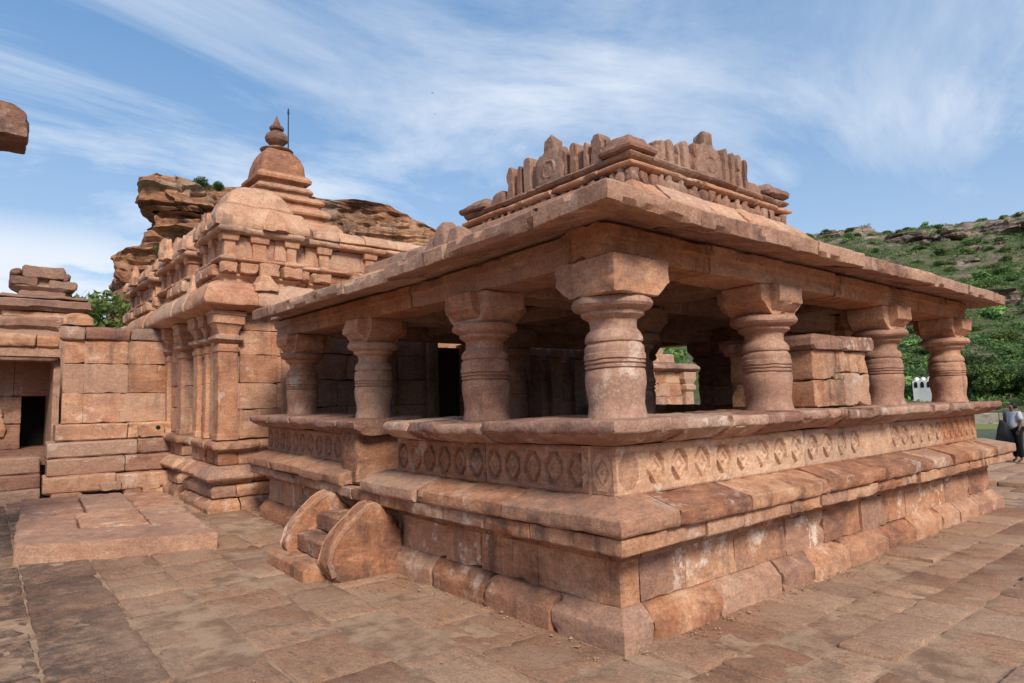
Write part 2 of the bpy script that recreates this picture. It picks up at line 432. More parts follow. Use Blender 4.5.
def loft_rect(mb, cx, cy, prof, n=64, pw=14, amp=.008, big=.012, tint=.5, seed=0, rot=0, freq=5, closed=True):
    """stack of superelliptic rings. prof: (z, hx, hy) or (z,hx,hy,power)"""
    P = []
    rows = []
    for a, b in zip(prof[:-1], prof[1:]):
        L = math.dist(a[:3], b[:3]); k = max(1, int(L / .06))
        for j in range(k):
            t = j / k; rows.append([a[i] + (b[i] - a[i]) * t for i in range(3)] + [(a[3] if len(a) > 3 else pw) * (1 - t) + (b[3] if len(b) > 3 else pw) * t])
    l = prof[-1]; rows.append([l[0], l[1], l[2], l[3] if len(l) > 3 else pw])
    th = (np.arange(n) + .5) / n * 2 * math.pi
    # even spacing along a square perimeter
    n = int(math.ceil(n / 8)) * 8; q = np.arange(n) / n * 8 + (2.0 / n if False else 0)
    sxv = np.where(q < 2, 1, np.where(q < 4, 3 - q, np.where(q < 6, -1, q - 7)))
    syv = np.where(q < 2, q - 1, np.where(q < 4, 1, np.where(q < 6, 5 - q, -1)))
    V = []
    for z, hx, hy, p in rows:
        nrm = (np.abs(sxv) ** p + np.abs(syv) ** p) ** (1 / p)
        x = sxv / nrm * hx; y = syv / nrm * hy
        V.append(np.stack([x, y, np.full(n, z)], 1))
    V = np.concatenate(V)
    if rot:
        c, s = math.cos(rot), math.sin(rot); V = np.stack([V[:, 0] * c - V[:, 1] * s, V[:, 0] * s + V[:, 1] * c, V[:, 2]], 1)
    V[:, 0] += cx; V[:, 1] += cy
    V = V + amp * vec_noise(V * freq + seed * 3.1, seed, 3) + big * vec_noise(V * freq * .3 + seed, seed + 5, 1)
    K = len(rows); idx = np.arange(n); nx = (idx + 1) % n
    F = np.concatenate([np.stack([k * n + idx, k * n + nx, (k + 1) * n + nx, (k + 1) * n + idx], 1) for k in range(K - 1)]).tolist()
    F.append(list(range(n))[::-1]); F.append([(K - 1) * n + i for i in range(n)])
    mb.add(V, F, tint)

def lathe(mb, cx, cy, prof, n=56, amp=.003, seed=0, tint=.5, pw=None):
    """prof: (r, z) bottom to top"""
    rows = []
    for a, b in zip(prof[:-1], prof[1:]):
        k = max(1, int(math.dist(a, b) / .03)); rows += [(a[0] + (b[0] - a[0]) * j / k, a[1] + (b[1] - a[1]) * j / k) for j in range(k)]
    rows.append(prof[-1]); rows = np.array(rows)
    th = np.arange(n) / n * 2 * math.pi
    V = np.concatenate([np.stack([r * np.cos(th), r * np.sin(th), np.full(n, z)], 1) for r, z in rows])
    V[:, 0] += cx; V[:, 1] += cy
    V = V + amp * vec_noise(V * 9 + seed, seed, 3) + amp * 1.3 * vec_noise(V * 2.3 + seed, seed + 1, 1)
    K = len(rows); idx = np.arange(n); nx = (idx + 1) % n
    F = np.concatenate([np.stack([k * n + idx, k * n + nx, (k + 1) * n + nx, (k + 1) * n + idx], 1) for k in range(K - 1)]).tolist()
    F.append(list(range(n))[::-1]); F.append([(K - 1) * n + i for i in range(n)])
    mb.add(V, F, tint)

# =================================================================== SETTING
GX0, GX1, GY0, GY1 = -9.0, 24.0, -6.0, 22.0
# ---- paving slabs
R = random.Random(3)
mb = MB()
def lay(u0, u1, v0, v1, along, widths, lens, keep):
    """rows run along 'along'; u is the row direction, v the stacking direction"""
    v = v0
    while v < v1 - .1:
        w_ = min(R.uniform(*widths), v1 - v); u = u0 + R.uniform(-.5, 0)
        while u < u1:
            l_ = R.uniform(*lens); a, b = max(u, u0), min(u + l_, u1)
            if b - a > .12:
                x0, x1, y0, y1 = (a, b, v, v + w_) if along == 'x' else (v, v + w_, a, b)
                if keep((x0 + x1) / 2, (y0 + y1) / 2):
                    st = .055 if math.hypot((x0 + x1) / 2 - CAM[0], (y0 + y1) / 2 - CAM[1]) < 7 else .11
                    g_ = R.uniform(.004, .010)
                    box(mb, x0 + g_, x1 - g_, y0 + g_, y1 - g_, -.10, R.gauss(0, .009), r=.012, step=st, amp=.008, big=.010, tint=(.05, .95), seed=R.randrange(9999), rot=R.gauss(0, .007))
            u += l_
        v += w_
lay(-5.6, 14.0, -6.5, .0, 'y', (.46, .74), (.42, .92), lambda x, y: y < 13 and not (x > -.1 and y > 8))
lay(0.0, 11.38, -5.6, .4, 'x', (.38, .68), (.45, 1.1), lambda x, y: True)
lay(8.3, 11.38, .4, 8.0, 'x', (.5, .8), (.6, 1.2), lambda x, y: True)
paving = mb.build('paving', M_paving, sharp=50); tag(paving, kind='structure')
# terrace beyond the porch, one shallow step up
mb = MB(); y = -4.0
while y < 7.0:
    h = R.uniform(.5, .9); x = 11.4 + (R.uniform(.0, .12) if R.random() < .4 else 0)
    while x < 17.3:
        w_ = R.uniform(.6, 1.4); box(mb, x + .008, x + w_ - .008, y + .008, y + h - .008, -.12, .10 + R.gauss(0, .008), r=.02, step=.14, amp=.008, big=.012, tint=(.3, .95), seed=R.randrange(9999)); x += w_
    y += h
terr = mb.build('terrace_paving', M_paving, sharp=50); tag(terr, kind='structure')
# ---- ground sheet (dust that fills the joints) reaching out to the lake
def sheet(x0, x1, y0, y1, nx, ny, zf):
    X, Y = np.meshgrid(np.linspace(x0, x1, nx), np.linspace(y0, y1, ny)); X = X.ravel(); Y = Y.ravel()
    Z = zf(X, Y); V = np.stack([X, Y, Z], 1)
    i = (np.arange(ny - 1)[:, None] * nx + np.arange(nx - 1)[None]).ravel()
    return V, np.stack([i, i + 1, i + nx + 1, i + nx], 1)
mb = MB()
def dz_(X, Y):
    q = np.stack([X, Y, np.zeros_like(X)], 1)
    m = np.clip(1 - np.abs((X + 1.2)) / 2.6, 0, 1) * np.clip((Y + 1.5) / 2, 0, 1) * np.clip((7 - Y) / 3, 0, 1)
    return -.015 + .008 * fbm(q * 1.1, 4, 4) + .009 * m + .003 * fbm(q * 9, 8, 2)
V, F = sheet(-9, 11.5, -6, 16, 330, 350, dz_); mb.add(V, F)
V, F = sheet(11.5, 19, -30, 40, 30, 60, lambda X, Y: np.where(X > 18, -.5, .04) + 0 * X); mb.add(V, F)
V, F = sheet(-40, -9, -30, 60, 20, 60, lambda X, Y: -.05 + 0 * X); mb.add(V, F)
V, F = sheet(-9, 11.5, 16, 60, 20, 60, lambda X, Y: -.05 + 0 * X); mb.add(V, F)
V, F = sheet(-9, 11.5, -30, -6, 20, 30, lambda X, Y: -.05 + 0 * X); mb.add(V, F)
g = mb.build('ground', M_dust); tag(g, kind='structure')

R = random.Random(91); rgp = np.random.default_rng(9); mb = MB()
oct_v = np.array([[1, 0, 0], [-1, 0, 0], [0, 1, 0], [0, -1, 0], [0, 0, .7], [0, 0, -.7]], float); oct_f = [[0, 2, 4], [2, 1, 4], [1, 3, 4], [3, 0, 4], [2, 0, 5], [1, 2, 5], [3, 1, 5], [0, 3, 5]]
for _ in range(900):
    q = R.random()
    if q < .35: x, y = -abs(R.gauss(.03, .10)) - .02, R.uniform(.0, 7.5)
    elif q < .7: x, y = R.uniform(0, 9), -abs(R.gauss(.03, .10)) - .02
    else: x, y = R.uniform(-4, 9), R.uniform(-2.6, 7)
    if x > 0 and y > 0: continue
    sz = R.uniform(.004, .013) * (1.6 if R.random() < .08 else 1); a = R.uniform(0, 6.28); c_, s_ = math.cos(a), math.sin(a)
    v = oct_v * sz * (1 + rgp.uniform(-.35, .35, (6, 3))); v = np.stack([v[:, 0] * c_ - v[:, 1] * s_, v[:, 0] * s_ + v[:, 1] * c_, v[:, 2]], 1) + [x, y, .006 + sz * .4]
    mb.add(v, oct_f, R.random())
grit = mb.build('gravel', M_dust, sharp=10); tag(grit, 'scattered grit and small stone chips lying along the foot of the porch', 'gravel', kind='stuff')
# ---- far terrain in plain polar form round the site
AZ = np.array([-180, -60, -10, 5, 11.7, 16, 19.2, 22.6, 26.2, 31, 38, 45, 57, 66, 76, 80, 83, 84.7, 88, 92, 100, 130, 180.])
SL = np.array([.05, .05, .16, .205, .2175, .2220, .2265, .2300, .2290, .226,   .22, .20, .17, .15, .13, .12, .12, .125, .10, .05, .04, .04, .05])
RR = np.array([300, 300, 260, 235, 230, 230, 228, 225, 220, 200, 170, 130, 112, 108, 104, 102, 100, 95, 90, 100, 150, 300, 300.])
R0 = np.array([64, 64, 64, 64, 64, 64, 64, 62, 60, 56, 50, 40, 32, 30, 30, 30, 30, 30, 34, 45, 60, 64, 64.])
def terr_z(az, r):
    sl = np.interp(az, AZ, SL); rr = np.interp(az, AZ, RR); r0 = np.interp(az, AZ, R0)
    t = np.clip((r - r0) / (rr - r0), 0, 1.3)
    prof = np.where(t < 1, .82 * t + .18 * t ** 2.2, 1 - (t - 1) * .3)
    z0 = np.where(r < r0 - 6, -1.6, -1.6 + 2.2 * np.clip((r - r0 + 6) / 6, 0, 1))
    q = np.stack([r * np.cos(np.radians(az)), r * np.sin(np.radians(az)), 0 * r], 1)
    nz = (fbm(q * .03, 2, 4) * 2.2 + fbm(q * .16, 9, 3) * .7) * np.clip(t * 3, 0, 1) * (1 - .75 * np.clip(1 - np.abs(t - 1) * 6, 0, 1))
    nz = nz + np.abs(fbm(q * .3, 12, 2)) * .9 * np.clip(t * 4 - 2, 0, 1)
    z = z0 + prof * (1.75 + sl * rr - .6) + nz
    q2 = fbm(q * .012, 31, 3) * 6 + fbm(q * .07, 33, 3) * 1.3
    h_ = 5.5; u = (z + q2) / h_; fr = u - np.floor(u); fr = np.clip((fr - .62) / .30, 0, 1); zt = (np.floor(u) + fr * fr * (3 - 2 * fr)) * h_ - q2
    k_ = np.clip(t * 3 - 1.0, 0, 1) * np.clip(fbm(q * .03, 44, 3) * 1.6 + .55, 0, 1) * .8 * (az < 60) * .8
    return z * (1 - k_) + zt * k_
azs = np.concatenate([np.arange(-180, 0, 3.), np.concatenate([np.arange(0, 5, .5), np.arange(5, 32, .13), np.arange(32, 95, .5)]), np.arange(95, 181, 3.)])
rs = np.concatenate([np.arange(26, 70, 2.), np.arange(70, 250, 1.0), np.array([270, 300, 340, 400, 600])])
A2, R2 = np.meshgrid(azs, rs); a_, r_ = A2.ravel(), R2.ravel()
Z = terr_z(a_, r_)
V = np.stack([CAM[0] + r_ * np.cos(np.radians(a_)), CAM[1] + r_ * np.sin(np.radians(a_)), Z], 1)
nx = len(azs); i = (np.arange(len(rs) - 1)[:, None] * nx + np.arange(nx - 1)[None]).ravel()
mb = MB(); mb.add(V, np.stack([i, i + 1, i + nx + 1, i + nx], 1))
hill = mb.build('hills', M_hill, warp=False, sharp=0); tag(hill, kind='structure')
def polar(az, r, z=None):
    x = CAM[0] + r * math.cos(math.radians(az)); y = CAM[1] + r * math.sin(math.radians(az))
    if z is None: z = float(terr_z(np.array([az]), np.array([float(r)]))[0])
    return (x, y, z)
# ---- lake and far bank
n = NT('lake_water'); nb = n.bump(n.noise(1.6, 6, .6, .3, (1, 2.2, 1)), .5, .15)
M_water = n.done((.022, .045, .022), .16, nb.outputs[0], .5)
mb = MB(); V, F = sheet(17.5, 130, -80, 60, 3, 3, lambda X, Y: -.6 + 0 * X); mb.add(V, F)
lake = mb.build('lake_water', M_water, warp=False); tag(lake, kind='structure')
n = NT('lawn'); M_lawn = n.done(n.mix(n.noise(2, 6), (.12, .17, .04), (.24, .24, .09)), .9, n.bump(n.noise(12, 5), .6, .05).outputs[0])
mb = MB()
az = np.arange(0, 60, 1.); rr_ = np.array([53, 54.5, 57, 60, 68.])
A2, R2 = np.meshgrid(az, rr_); a_, r_ = A2.ravel(), R2.ravel()
zb = np.interp(r_, rr_, [-.9, -.50, -.45, -.40, .0])
V = np.stack([CAM[0] + r_ * np.cos(np.radians(a_)), CAM[1] + r_ * np.sin(np.radians(a_)), zb], 1)
nx = len(az); i = (np.arange(len(rr_) - 1)[:, None] * nx + np.arange(nx - 1)[None]).ravel()
mb.add(V, np.stack([i, i + 1, i + nx + 1, i + nx], 1))
lawn = mb.build('lake_bank', M_lawn, warp=False); tag(lawn, kind='structure')
mb = MB()
for k in range(7):
    a0, a1 = 8 + k * 1.6, 9.55 + k * 1.6
    p, q = polar(a0, 59, 0), polar(a1, 59, 0)
    run_blocks(mb, [q[:2], p[:2]], [(0, -.6), (.5, -.6), (.45, .35), (0, .35)], whole=True, r=.05, step=.5, amp=.03, big=.05, tint=(.4, .9), seed=k)
M_bund = sandstone('grey_masonry', dark=(.2, .17, .14), mid=(.33, .28, .23), light=(.48, .42, .36), stain=.5, lime=.3)
bw = mb.build('bank_wall', M_bund, warp=False); tag(bw, 'low grey stone wall along the far lake shore below the trees', 'wall')

# =================================================================== ROCKS
def strata_rock(name, prof, R_, depth, amp=1.0, lay=1.1, seed=0, n=220, lean=0, front=.5, mat=None):
    """layered cliff. prof: list of (slope, az_left, az_right) bottom to top, slope = rise per metre of distance"""
    prof = sorted(prof); sl = np.array([p[0] for p in prof]); aL = np.array([p[1] for p in prof]); aR = np.array([p[2] for p in prof])
    zs = np.arange(1.75 + sl[0] * R_, 1.75 + sl[-1] * R_, .35)
    rg = np.random.default_rng(seed); V = []
    q = np.arange(n) / n * 2 * math.pi
    amid = (aL.mean() + aR.mean()) / 2
    layz = 1.75 + sl[0] * R_; layer_off = 0; L = []
    while layz < zs[-1] + 3:
        th = rg.uniform(.5, 1.9) * lay; L.append((layz, layz + th, rg.normal(0, .55) * amp)); layz += th
    t_ = np.array([-math.sin(math.radians(amid)), math.cos(math.radians(amid))]); f_ = np.array([math.cos(math.radians(amid)), math.sin(math.radians(amid))])
    for k, z in enumerate(zs):
        s = (z - 1.75) / R_; l = np.interp(s, sl, aL); r = np.interp(s, sl, aR)
        tl = math.tan(math.radians(l - amid)) * R_; tr = math.tan(math.radians(r - amid)) * R_
        c = (tl + tr) / 2; h = abs(tl - tr) / 2
        lz = [x for x in L if x[0] <= z < x[1]]; lz = lz[0] if lz else L[-1]
        u = (z - lz[0]) / (lz[1] - lz[0]); prot = lz[2] + .8 * amp * (math.sin(math.pi * min(max(u, 0), 1)) ** .45 - .6)
        e = 8.0
        cx = np.cos(q); cy = np.sin(q)
        m = (np.abs(cx) ** e + np.abs(cy) ** e) ** (1 / e)
        ci = np.floor((c + cx / m * h) / (3.2 * max(amp, .6)) + lz[0] * 7.7).astype(np.int64); cj = np.full(n, int(lz[0] * 10)); cell = _hash(ci, cj, ci * 0 + seed, 5); cell2 = _hash(np.floor((c + cx / m * h) / 7.5 + seed).astype(np.int64), cj * 0 + int(z / 4.5), ci * 0 + seed, 9)
        prot = prot + (cell * .8 + cell2 * 1.2) * amp
        T = c + cx / m * (h + prot * .35); Fd = R_ + depth * .5 + cy / m * (depth * .5 + prot) + lean * (z - zs[0])
        x = CAM[0] + f_[0] * Fd + t_[0] * T; y = CAM[1] + f_[1] * Fd + t_[1] * T
        V.append(np.stack([x, y, np.full(n, z)], 1))
    V = np.concatenate(V)
    K = len(zs)
    d = np.concatenate([V[:, :2], np.zeros((len(V), 1))], 1)
    big = vec_noise(V * .11 + seed, seed, 3) * 1.7 * amp; med = vec_noise(V * np.array([.35, .35, .9]) + seed, seed + 9, 3) * .6 * amp
    vert = fbm(d * .5 + seed, seed + 4, 3)  # vertical joints
    off = big * np.array([1, 1, .35]) + med * np.array([1, 1, .4])
    V = V + off - np.outer(np.abs(vert) ** .5 * 1.0 * amp, [f_[0], f_[1], 0]) * -1
    idx = np.arange(n); nx = (idx + 1) % n
    F = np.concatenate([np.stack([k * n + idx, k * n + nx, (k + 1) * n + nx, (k + 1) * n + idx], 1) for k in range(K - 1)]).tolist()
    F.append([(K - 1) * n + i for i in range(n)])
    mb = MB(); mb.add(V, F); return mb.build(name, mat or M_cliff, warp=False, sharp=15)
c1 = strata_rock('rock_cliff', [(.10, 83.9, 62), (.184, 83.2, 64), (.20, 83.4, 64), (.232, 83.3, 66), (.236, 82.0, 68), (.25, 80.8, 70), (.27, 80.4, 72), (.285, 80.3, 73.5), (.295, 80.4, 75), (.302, 80.5, 76)], 96, 22, 1.0, seed=3, n=420)
tag(c1, kind='structure')
c1b = strata_rock('rock_crag', [(.293, 80.3, 75.2), (.30, 80.95, 75.6), (.315, 81.0, 75.9), (.33, 80.85, 76.3), (.338, 80.2, 76.8), (.345, 79.6, 77.6), (.348, 79.3, 78.2)], 95, 10, .7, .8, seed=8, n=260)
tag(c1b, kind='structure')
c2 = strata_rock('rock_cliff', [(.10, 78, 50), (.22, 78, 54.5), (.262, 78, 56.5), (.288, 78, 56.3), (.310, 78, 58.6), (.323, 78, 61.2), (.325, 77.6, 64), (.331, 77.4, 66), (.337, 77.0, 71.5)], 108, 26, .5, .7, seed=21, n=420)
tag(c2, kind='structure')
for k, (a0, a1, s0, s1, r_) in enumerate([(17.5, 24.0, .196, .2085, 184), (15.0, 19.5, .188, .2015, 182), (10.0, 15.6, .196, .2135, 200), (9.0, 14.0, .184, .198, 188), (4, 10, .19, .212, 200), (21.5, 26, .196, .207, 186), (12.5, 16.5, .168, .178, 168), (18, 21, .172, .181, 166), (9, 11.5, .15, .158, 150), (22, 23.5, .16, .168, 150)]):
    o = strata_rock('rock_ledge', [(s0 - .03, a1, a0), (s0, a1, a0), ((s0 + s1) / 2 + .003, a1 - .5, a0 + .1), (s1 + (.003 if k in (2, 4) else .009), a1 - 1.6, a0 + .4)], r_, 18, 1.0, .9, seed=40 + k, n=300, mat=M_ledge); tag(o, kind='structure')

R = random.Random(77)
for k in range(26):
    az = R.uniform(8, 27); r_ = R.uniform(105, 215); w_ = R.uniform(.35, 1.3) * 170 / r_; h_ = R.uniform(1.0, 2.6)
    zt = float(terr_z(np.array([az]), np.array([r_]))[0]); s0 = (zt - 2.5 - 1.75) / r_; s1 = (zt + h_ - 1.75) / r_
    o = strata_rock('rock_outcrop', [(s0, az + w_, az - w_), ((s0 + s1) / 2, az + w_, az - w_), (s1, az + w_ * .6, az - w_ * .7)], r_, 5, .5, .7, seed=200 + k, n=80, mat=M_ledge); tag(o, kind='structure')
# =================================================================== BUSHES
def leaves(n, clumps, size, seed, flat=.8, tint=(0, 1)):
    """leaf-clump mesh. clumps: (x,y,z,r)"""
    rg = np.random.default_rng(seed); V = []; T = []
    w = np.array([c[3] ** 2 for c in clumps]); w = w / w.sum(); cnt = (w * n).astype(int) + 3
    for (x, y, z, r), m in zip(clumps, cnt):
        d = rg.normal(size=(m, 3)); d /= np.linalg.norm(d, axis=1, keepdims=True)
        rad = r * rg.uniform(.45, 1.08, (m, 1)) ** .6
        p = np.array([x, y, z]) + d * rad * np.array([1, 1, flat])
        nrm = d + rg.normal(size=(m, 3)) * .55; nrm /= np.linalg.norm(nrm, axis=1, keepdims=True)
        a = np.cross(nrm, rg.normal(size=(m, 3))); a /= np.linalg.norm(a, axis=1, keepdims=True); b = np.cross(nrm, a)
        s = size * rg.uniform(.6, 1.4, (m, 1))
        quad = np.stack([p - a * s * .9, p - b * s * .45, p + a * s, p + b * s * .45], 1)
        V.append(quad.reshape(-1, 3)); base = rg.uniform(.1, .9)
        T.append(np.clip(base + rg.normal(0, .2, m), 0, 1))
    V = np.concatenate(V); T = np.concatenate(T)
    F = np.arange(len(V)).reshape(-1, 4)
    return V, F, T
def bush_mesh(name, mat, seed, n=900, size=.16, k=9, h=.75, w=1.0):
    rg = np.random.default_rng(seed)
    cl = []
    for _ in range(k):
        a = rg.uniform(0, 6.28); d = rg.uniform(0, .62) * w; r = rg.uniform(.22, .42)
        cl.append((d * math.cos(a), d * math.sin(a), rg.uniform(.15, h) * (1 - .4 * d), r))
    V, F, T = leaves(n, cl, size, seed)
    me = bpy.data.meshes.new(name); me.from_pydata(V.tolist(), [], F.tolist())
    at = me.attributes.new('tint', 'FLOAT', 'FACE'); at.data.foreach_set('value', T.astype(np.float32)); me.materials.append(mat)
    return me
BM = [bush_mesh('bush_crown', M_leaf, 100 + k, 1300, .075, 12, .8) for k in range(6)] + [bush_mesh('bush_crown', M_leaf2, 200 + k, 700, .10, 8, .9) for k in range(2)]
R = random.Random(11)
BL = ['green thorn bush scattered over the rocky hillside right of the porch']
nb_ = 0; tries = 0; spots = []
while nb_ < 285 and tries < 9000:
    tries += 1
    az = R.uniform(6.5, 31); rr = 66 + 166 * R.random() ** 1.25
    dens = 1.0 if rr < 105 else .75
    if R.random() > dens: continue
    s = R.uniform(.9, 2.9) * (1.15 if rr < 100 else 1.0)
    if (17.7 < az < 19.4 and rr < 80) or (14.3 < az < 15.9 and rr < 94): continue
    if any(abs(az - a) * rr / 57 < (s + q) * .55 and abs(rr - r2) < (s + q) * 1.5 for a, r2, q in spots): continue
    spots.append((az, rr, s)); nb_ += 1
    o = bpy.data.objects.new('hillside_bush', BM[R.randrange(8)]); COL.objects.link(o)
    p = polar(az, rr); o.location = (p[0], p[1], p[2] - .25 * s * .5)
    o.scale = (s * R.uniform(.9, 1.4), s * R.uniform(.9, 1.4), s * R.uniform(.6, .95)); o.rotation_euler = (0, 0, R.uniform(0, 6.28))
    tag(o, BL[0], 'bush', 'bushes scattered over the far hillside')
# dense scrub between them: nobody could count it
cl = []
sa_ = np.array([R.uniform(3, 34) for _ in range(7500)]); sr_ = np.array([64 + 172 * R.random() ** 1.1 for _ in range(7500)]); sz_ = terr_z(sa_, sr_)
# scrub gathers in patches and leaves bare stony ground between
sp_ = fbm(np.stack([sa_ * .9, sr_ * .06, 0 * sa_], 1), 15, 3)
for a_1, r_1, z_1, p_1 in zip(sa_, sr_, sz_, sp_):
    if p_1 < -.34 and r_1 > 95: continue
    cl.append((CAM[0] + r_1 * math.cos(math.radians(a_1)), CAM[1] + r_1 * math.sin(math.radians(a_1)), z_1 + .1, R.uniform(.35, 1.15)))
V, F, T = leaves(150000, cl, .19, 5, .6)
mb = MB(); mb.v.append(V); mb.f = F.tolist(); mb.t = T.tolist(); mb.n = len(V)
sc_ = mb.build('scrub', M_leaf, warp=False, sharp=0); tag(sc_, 'low green scrub covering the slope between the bushes', 'scrub', kind='stuff')
# shore trees
def tree_meshes(seed, mat, h=1.0, n=1500, size=.07, k=14, flat=.7, spread=.6):
    rg = np.random.default_rng(seed); cl = []
    for _ in range(k):
        a = rg.uniform(0, 6.28); d = rg.uniform(.05, spread); cl.append((d * math.cos(a), d * math.sin(a), rg.uniform(.45, .92) * h, rg.uniform(.16, .30)))
    V, F, T = leaves(n, cl, size, seed, flat)
    cr = bpy.data.meshes.new('tree_crown'); cr.from_pydata(V.tolist(), [], F.tolist())
    at = cr.attributes.new('tint', 'FLOAT', 'FACE'); at.data.foreach_set('value', T.astype(np.float32)); cr.materials.append(mat)
    mb = MB()
    def limb(a, b, r0, r1):
        a = np.array(a); b = np.array(b); d = b - a; d /= np.linalg.norm(d); u = np.cross(d, [.3, .9, .1]); u /= np.linalg.norm(u); v = np.cross(d, u)
        th = np.arange(7) / 7 * 6.283; V = []
        for t in (0, .5, 1):
            c = a + (b - a) * t + (rg.normal(0, .02, 3) if t == .5 else 0); rr = r0 + (r1 - r0) * t
            V.append(c + rr * (np.cos(th)[:, None] * u + np.sin(th)[:, None] * v))
        i = np.arange(7); j = (i + 1) % 7
        mb.add(np.concatenate(V), np.concatenate([np.stack([i + q, j + q, j + q + 7, i + q + 7], 1) for q in (0, 7)]))
    limb((0, 0, -.15), (.02, .01, .4 * h), .05, .035)
    for c in cl[:7]: limb((.02, .01, rg.uniform(.2, .4) * h), (c[0], c[1], c[2]), .025, .008)
    v = np.concatenate(mb.v); tr = bpy.data.meshes.new('tree_trunk'); tr.from_pydata(v.tolist(), [], mb.f); tr.materials.append(M_bark)
    for p in tr.polygons: p.use_smooth = True
    return cr, tr
TM = [tree_meshes(300 + k, M_leaf, 1, 2600, .045, 18) for k in range(3)] + [tree_meshes(320 + k, M_leaf2, 1, 1900, .045, 16, .45, .75) for k in range(2)]
def tree(name, k, loc, s, rz, label, group=None, sz=1.0):
    t = empty(name, loc, label, 'tree', group); t.scale = (s, s, s * sz); t.rotation_euler = (0, 0, rz)
    for nm, me in (('crown', TM[k][0]), ('trunk', TM[k][1])):
        o = bpy.data.objects.new(nm, me); COL.objects.link(o); o.parent = t
    return t
for k in range(26):
    az = 7.0 + k * .95 + R.uniform(-.3, .3); rr = R.uniform(63, 78)
    if 17.2 < az < 19.9: continue
    p = polar(az, rr); s = R.uniform(2.0, 3.3)
    tree('shore_tree', R.randrange(3), (p[0], p[1], p[2] - .3), s, R.uniform(0, 6), 'dense round green tree in the belt along the far lake shore', 'trees along the far shore', R.uniform(.7, 1.0))
for az, rr, s, lab, k in [(84.6, 58, 5.6, 'feathery pale green acacia left of the crag, outermost over the ruined wall', 3),
                      (83.3, 60, 6.6, 'feathery green acacia below the cliff edge, tallest above the ruined wall', 4),
                      (82.0, 57, 5.6, 'bright green acacia in front of the brown boulder beside the shrine cornice', 3),
                      (85.8, 63, 4.2, 'low dark acacia just right of the small ruined shrine roof', 4)]:
    hz = {84.6: .142, 83.3: .155, 82.0: .128, 85.8: .12}[az]
    tree('acacia_tree', k, polar(az, rr, 1.75 + hz * rr - s * .93), s, az, lab, 'acacias below the cliff')
for az, rr, sl, s, lab in [(76.7, 97, .326, 2.3, 'round green bush on the ledge behind the crag top'), (75.4, 100, .328, 1.8, 'small dark bush on the rim right of the crag'), (79.2, 92, .232, 1.6, 'dark bush growing in a cleft low on the red cliff'), (81.0, 93, .155, 2.0, 'green bush at the foot of the cliff by the shrine roof')]:
    o = bpy.data.objects.new('cliff_bush', BM[int(az) % 6]); COL.objects.link(o); o.location = polar(az, rr, 1.75 + sl * rr - .2); o.scale = (s, s, s * .8); tag(o, lab, 'bush', 'bushes on the cliff')
b = strata_rock('rock_boulder', [(.10, 83.0, 79), (.14, 83.0, 80), (.165, 82.3, 80.8), (.175, 81.8, 81.2)], 66, 6, .4, 1.5, seed=77, n=90); tag(b, kind='structure')

# ---- buildings on the far hillside
t = empty('white_cottage', polar(18.5, 64, 1.75 + .010 * 64), 'small white arched building among trees on the hillside behind the porch', 'building')
X0, Y0, Z0 = t.location
def loc_box(mb, x0, x1, y0, y1, z0, z1): mb.add([(x0, y0, z0), (x1, y0, z0), (x1, y1, z0), (x0, y1, z0), (x0, y0, z1), (x1, y0, z1), (x1, y1, z1), (x0, y1, z1)], [[0, 3, 2, 1], [4, 5, 6, 7], [0, 1, 5, 4], [1, 2, 6, 5], [2, 3, 7, 6], [3, 0, 4, 7]])
mb = MB(); loc_box(mb, -1.0, 1.6, -1.0, 1.0, -1.8, .85); mb.v[0] += np.array([X0, Y0, Z0]); mb.build('wall', M_white, t, False, origin=t.location)
mb = MB()
for k in range(3):
    lathe(mb, X0 - .6, Y0 - .66 + k * .66, [(.32, Z0 + .84), (.32, Z0 + .9), (.27, Z0 + 1.06), (.14, Z0 + 1.2), (.02, Z0 + 1.25)], 20, .0)
mb.build('roof', M_white, t, False, origin=t.location)
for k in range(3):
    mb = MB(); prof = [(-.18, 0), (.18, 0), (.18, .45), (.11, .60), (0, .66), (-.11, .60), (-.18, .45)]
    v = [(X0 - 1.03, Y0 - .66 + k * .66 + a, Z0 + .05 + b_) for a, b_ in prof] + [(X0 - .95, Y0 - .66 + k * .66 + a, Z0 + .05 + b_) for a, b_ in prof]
    mb.add(v, [list(range(7))] + [[i, (i + 1) % 7, 7 + (i + 1) % 7, 7 + i] for i in range(7)]); mb.build('archway', M_blackv, t, False, origin=t.location)  # black panels on the wall carry the shade of the arches
for k, (az, rr, sc2) in enumerate([(17.75, 61, 1.0), (18.2, 60.5, .8), (18.7, 61, .85), (19.2, 61.5, 1.0), (19.6, 62, 1.2)]):
    o = bpy.data.objects.new('shore_bush', BM[k]); COL.objects.link(o); o.location = polar(az, rr, .55); o.scale = (sc2 * 1.2, sc2 * 1.2, sc2 * .9)
    tag(o, 'low green bush in front of the small white building on the far shore', 'bush', 'bushes before the white building')
bpy.data.objects['white_cottage'].scale = (.8, .72, .72)
t = empty('blue_shelter', polar(15.1, 92, 1.75 + .031 * 92), 'pale turquoise domed shelter among bushes low on the right hillside', 'shelter')
X0, Y0, Z0 = t.location
M_turq = plain('turquoise_sheet', (.25, .55, .58), .6, .2, 2)
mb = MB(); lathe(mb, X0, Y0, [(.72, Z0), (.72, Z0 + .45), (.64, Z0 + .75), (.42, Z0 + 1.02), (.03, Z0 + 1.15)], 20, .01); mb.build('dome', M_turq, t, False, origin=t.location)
mb = MB(); v = [(X0 - .75, Y0 - .25, Z0), (X0 - .75, Y0 + .2, Z0), (X0 - .72, Y0 + .2, Z0 + .6), (X0 - .72, Y0 - .25, Z0 + .6)]; v += [(a + .12, b_, c_) for a, b_, c_ in v]
